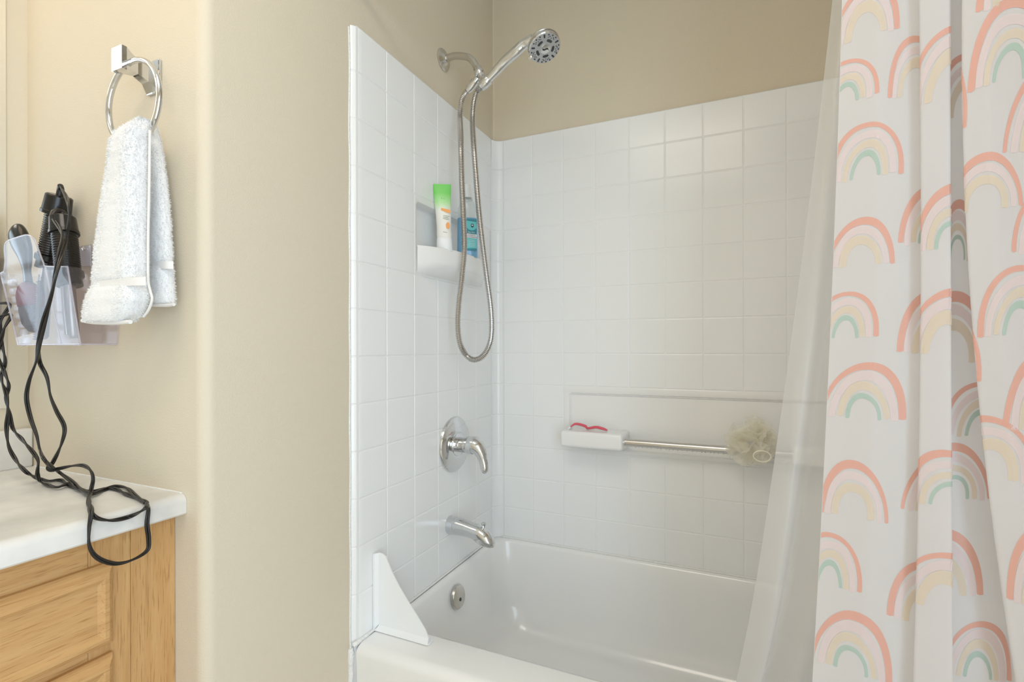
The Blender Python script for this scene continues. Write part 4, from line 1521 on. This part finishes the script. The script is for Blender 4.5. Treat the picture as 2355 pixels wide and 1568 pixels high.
M['barrel'] = mat('grey_metal_barrel', (0.34, 0.31, 0.29, 1), 0.32, 0.9)
M['print_grey'] = mat('pale_grey_print', lin(205, 200, 196), 0.5)


def iron(label, top, low, tip, cap_r, rib_r, caplen, nrib):
    """curling iron standing on its tip: cord cap, ribbed grip, collar, barrel with clamp"""
    t = thing('curling_iron', label, 'curling iron', 'curling irons in the organizer')
    d = (low - top)
    L_ = d.length
    ax_ = d.normalized()
    lathe('end_cap', [(0.0, 0.0), (cap_r * .80, 0.0), (cap_r * .92, 0.0025), (cap_r, caplen * .8), (cap_r * 1.05, caplen * .82), (cap_r * 1.05, caplen * .98), (cap_r * .95, caplen)], top, ax_, M['black_plastic'], t, 28)
    pr = []
    n = nrib
    for i in range(n * 4 + 1):
        h = caplen + (L_ - caplen) * i / (n * 4)
        pr.append((rib_r * (0.93 + 0.10 * (0.5 + 0.5 * math.cos(2 * PI * (i / 4)))), h))
    lathe('ribbed_grip', pr, top, ax_, M['black_plastic'], t, 26, None)
    lathe('collar', [(rib_r * .9, 0), (rib_r * 1.2, .003), (rib_r * 1.2, .013), (rib_r * 1.0, .017), (rib_r * 1.05, .03), (0, .03)], low, ax_, M['black_plastic'], t, 26)
    d2 = (tip - low)
    lathe('barrel', [(0.0095, 0.02), (0.0095, d2.length - .006), (0.006, d2.length - .001), (0, d2.length)], low, d2.normalized(), M['barrel'], t, 22)
    x_, y_, z_ = frame_from(d2)
    tube('clamp', [low + d2 * .25 + Vector((0, -.0105, 0)), low + d2 * .6 + Vector((0, -.0112, 0)), low + d2 * .95 + Vector((0, -.0105, 0))], 0.0035, M['barrel'], t, 10, .006)
    return t, top, ax_


YA, YBt = -0.412, -0.430
ia, ta, axa = iron('tall black ribbed curling iron standing behind the other one', at(137, 449, 'Y', YA), at(112, 583, 'Y', YA), at(98, 780, 'Y', YA + .004), 0.0235, 0.0175, 0.040, 17)
ib, tb, axb = iron('shorter black ribbed curling iron in front with pale lettering', at(144, 500, 'Y', YBt), at(156, 622, 'Y', YBt - .004), at(170, 778, 'Y', YBt - .002), 0.0225, 0.0200, 0.036, 15)
tl1 = at(93, 637, 'Y', YA - .03)
ux = (at(97, 615, 'Y', YA - .03) - at(88, 660, 'Y', YA - .03)).normalized()
text('lettering', 'CONAIR', 0.0105, tl1, ux, (-ux.z, 0, ux.x), M['print_grey'], ia)
tl2 = at(158, 664, 'Y', YBt - .0135)
uy = (at(160, 650, 'Y', YBt - .0135) - at(155, 680, 'Y', YBt - .0135)).normalized()
text('lettering', 'CONAIR', 0.0085, tl2, uy, (-uy.z, 0, uy.x), M['print_grey'], ib)

# hair brush: black oval handle up, bristle head down
hb = thing('hair_brush', 'black hair brush standing handle up in the clear organizer', 'brush')
YH = -0.440
hp_ = [at(x, y, 'Y', YH) for x, y in ((33, 526), (38, 535), (46, 552), (55, 575), (60, 600), (62, 625), (65, 650))]
Q = spline([list(p) + [r] for p, r in zip(hp_, (.012, .023, .0255, .022, .016, .011, .012))], .003)
V, Fc = tube_data(Q[:, :3], Q[:, 3], 20, True, [(1, .0) for _ in Q] if False else None)
V = [Vector((v[0], YH + (v[1] - YH) * .5, v[2])) for v in V]
mesh('handle', V, Fc, M['black_plastic'], hb, True)
M['brush_pink'] = mat('mauve_brush_head', lin(120, 70, 84), 0.4)
M['brush_grey'] = mat('grey_bristle', lin(84, 88, 98), 0.6)
q0, q1 = at(65, 650, 'Y', YH), at(78, 765, 'Y', YH)
lathe('head', [(.010, 0), (.019, .012), (.022, .03), (.021, .05), (.0, .052)], q0, q1 - q0, M['brush_pink'], hb, 24, None, 1.0, .5, (0, -1, 0))
lathe('head_pad', [(.019, .046), (.020, .06), (.017, .085), (.008, .10), (0, .102)], q0, q1 - q0, M['brush_grey'], hb, 24, None, 1.0, .55, (0, -1, 0))
bax = (q1 - q0).normalized()
for i in range(26):
    a = i * 2.39996
    o_ = q0 + bax * (0.045 + 0.0019 * i)
    dd = Vector((math.cos(a), -abs(math.sin(a)) * .5, 0))
    tube('bristle', [o_ + dd * .016, o_ + dd * .0205, o_ + dd * .025], .0008, M['brush_grey'], hb, 5, .004)

# comb
cb = thing('comb', 'grey plastic comb upright in the clear organizer', 'comb')
M['comb'] = mat('smoky_grey_comb', lin(92, 84, 84), 0.4)
YC = -0.4435
sp0, sp1 = at(92, 645, 'Y', YC), at(84, 782, 'Y', YC)
tube('spine', [sp0, (sp0 + sp1) / 2, sp1], .0035, M['comb'], cb, 10, .01)
for i in range(26):
    p = sp0 + (sp1 - sp0) * ((i + .5) / 26)
    box('tooth', p.x - .0125, p.x, p.y - .0008, p.y + .0008, p.z - .0011, p.z + .0011, M['comb'], cb)

# ------------------------------------------------------------------ power cords


def cord(name, pts, label, twist0, turns, wire=0.00185):
    P = spline(pts, 0.0025)
    T, N_, B = frames(P)
    n = len(P)
    V, Fc = [], []
    for sgn in (1, -1):
        ang = twist0 + np.linspace(0, turns * 2 * PI, n)
        off = (np.cos(ang)[:, None] * N_ + np.sin(ang)[:, None] * B) * wire * 0.92 * sgn
        v, f = tube_data(P + off, wire, 8)
        k = len(V)
        V += v
        Fc += [tuple(k + i for i in q) for q in f]
    o = mesh(name, V, Fc, M['black_rubber'], None, True)
    o.data.set_sharp_from_angle(angle=R(60))
    return tag(o, label, 'cord', 'power cords of the curling irons')


def yy(Y, *p):
    return [at(x, y, 'Y', Y) for x, y in p]


def zz_(z, *p):
    return [at(x, y, 'Z', z) for x, y in p]


ZT = 0.832 + 0.0042
# strain reliefs on the irons
tube('strain_relief', [ta + axa * .002, ta - axa * .012, ta - axa * .018 + Vector((.006, -.004, 0))], [.0062, .0060, .0045], M['black_rubber'], ia, 12, .002)
tube('strain_relief', [tb + axb * .001, tb - axb * .010, tb - axb * .009 + Vector((-.001, -.010, 0)), tb + axb * .004 + Vector((-.002, -.016, 0))], [.0062, .0062, .0062, .0050], M['black_rubber'], ib, 12, .002)
# cord of the tall iron: over the rim, down to the counter, around and up to the outlet
c1 = [ta - axa * .016 + Vector((.004, -.003, 0))] + yy(-.428, (150, 448)) + yy(-.452, (157, 470), (159, 505), (152, 550)) + yy(-.478, (141, 590)) + yy(-.492, (130, 630), (115, 690), (99, 740), (88, 790), (83, 830), (67, 875), (61, 915), (70, 960), (84, 1000), (92, 1035)) \
    + yy(-.500, (106, 1062)) + zz_(ZT + .012, (135, 1085)) + zz_(ZT + .004, (170, 1110), (205, 1135)) + zz_(ZT, (238, 1126), (265, 1118), (292, 1122), (312, 1140), (334, 1158))
cord('power_cord', c1, 'black cord running from the tall curling iron across the counter top', 0.4, 4)
c2 = [tb + axb * .003 + Vector((-.002, -.015, 0))] + yy(-.462, (143, 540)) + yy(-.480, (135, 590), (127, 630)) + yy(-.486, (119, 670), (108, 715), (97, 765), (90, 805)) \
    + yy(-.470, (92, 835), (108, 868), (116, 910), (130, 945), (148, 982), (142, 1018)) + yy(-.455, (122, 1062), (110, 1075), (117, 1081)) \
    + yy(-.445, (138, 1077), (165, 1071), (190, 1070)) + yy(-.455, (207, 1080), (214, 1100)) + zz_(ZT + .006, (209, 1128), (204, 1150)) \
    + [at(x, y, 'X', X) for x, y, X in ((210, 1175, -0.056), (205, 1215, -0.051), (206, 1256, -0.050), (225, 1283, -0.050), (265, 1296, -0.050), (305, 1287, -0.050), (338, 1266, -0.052), (342, 1240, -0.052), (338, 1205, -0.052), (341, 1172, -0.053))] + zz_(ZT + .003, (335, 1158))
cord('power_cord', c2, 'black cord from the shorter curling iron looping below the counter edge', 1.2, 5)
s1, s2 = Vector((XV + .0125, -0.50, 1.178)), Vector((XV + .0125, -0.50, 1.135))
c3 = [s1 + Vector((.022, 0, 0)), s1 + Vector((.045, .012, -.004))] + yy(-.445, (20, 698)) + yy(-.455, (3, 735), (2, 780), (12, 830), (3, 868)) + yy(-.465, (14, 905), (18, 945), (15, 985), (20, 1025), (35, 1055)) + yy(-.475, (60, 1085)) + zz_(ZT, (88, 1100), (115, 1105), (140, 1104), (160, 1116), (190, 1128), (215, 1130), (245, 1122), (268, 1125), (290, 1135), (315, 1145), (336, 1155)) \
    + zz_(ZT, (340, 1160), (332, 1170)) + [at(300, 1187, 'X', -0.055), at(262, 1196, 'X', -0.053), at(232, 1194, 'X', -0.053), at(213, 1184, 'X', -0.055)] + zz_(ZT + .004, (205, 1165), (204, 1145))
k3 = cord('power_cord', c3, 'black cord lying along the counter to the front edge', 2.0, 9)
c4 = [s2 + Vector((.022, 0, 0)), s2 + Vector((.045, .010, -.004))] + yy(-.445, (22, 722)) + yy(-.458, (8, 760), (-4, 815), (8, 850), (20, 885), (14, 915), (22, 950), (30, 985)) + yy(-.468, (55, 1015), (80, 1045), (88, 1062), (86, 1090)) + zz_(ZT + .002, (95, 1108), (130, 1120), (158, 1112), (175, 1122), (205, 1132))
k4 = cord('power_cord', c4, 'thin black cord hanging beside the mirror edge', 0.2, 6)
for kc, sp_ in ((k3, s1), (k4, s2)):
    bm = bmesh.new()
    bm_box(bm, sp_.x, sp_.x + .024, sp_.y - .011, sp_.y + .011, sp_.z - .008, sp_.z + .008, 0.003, 2)
    from_bm('plug', bm, M['black_plastic'], kc, angle=40)
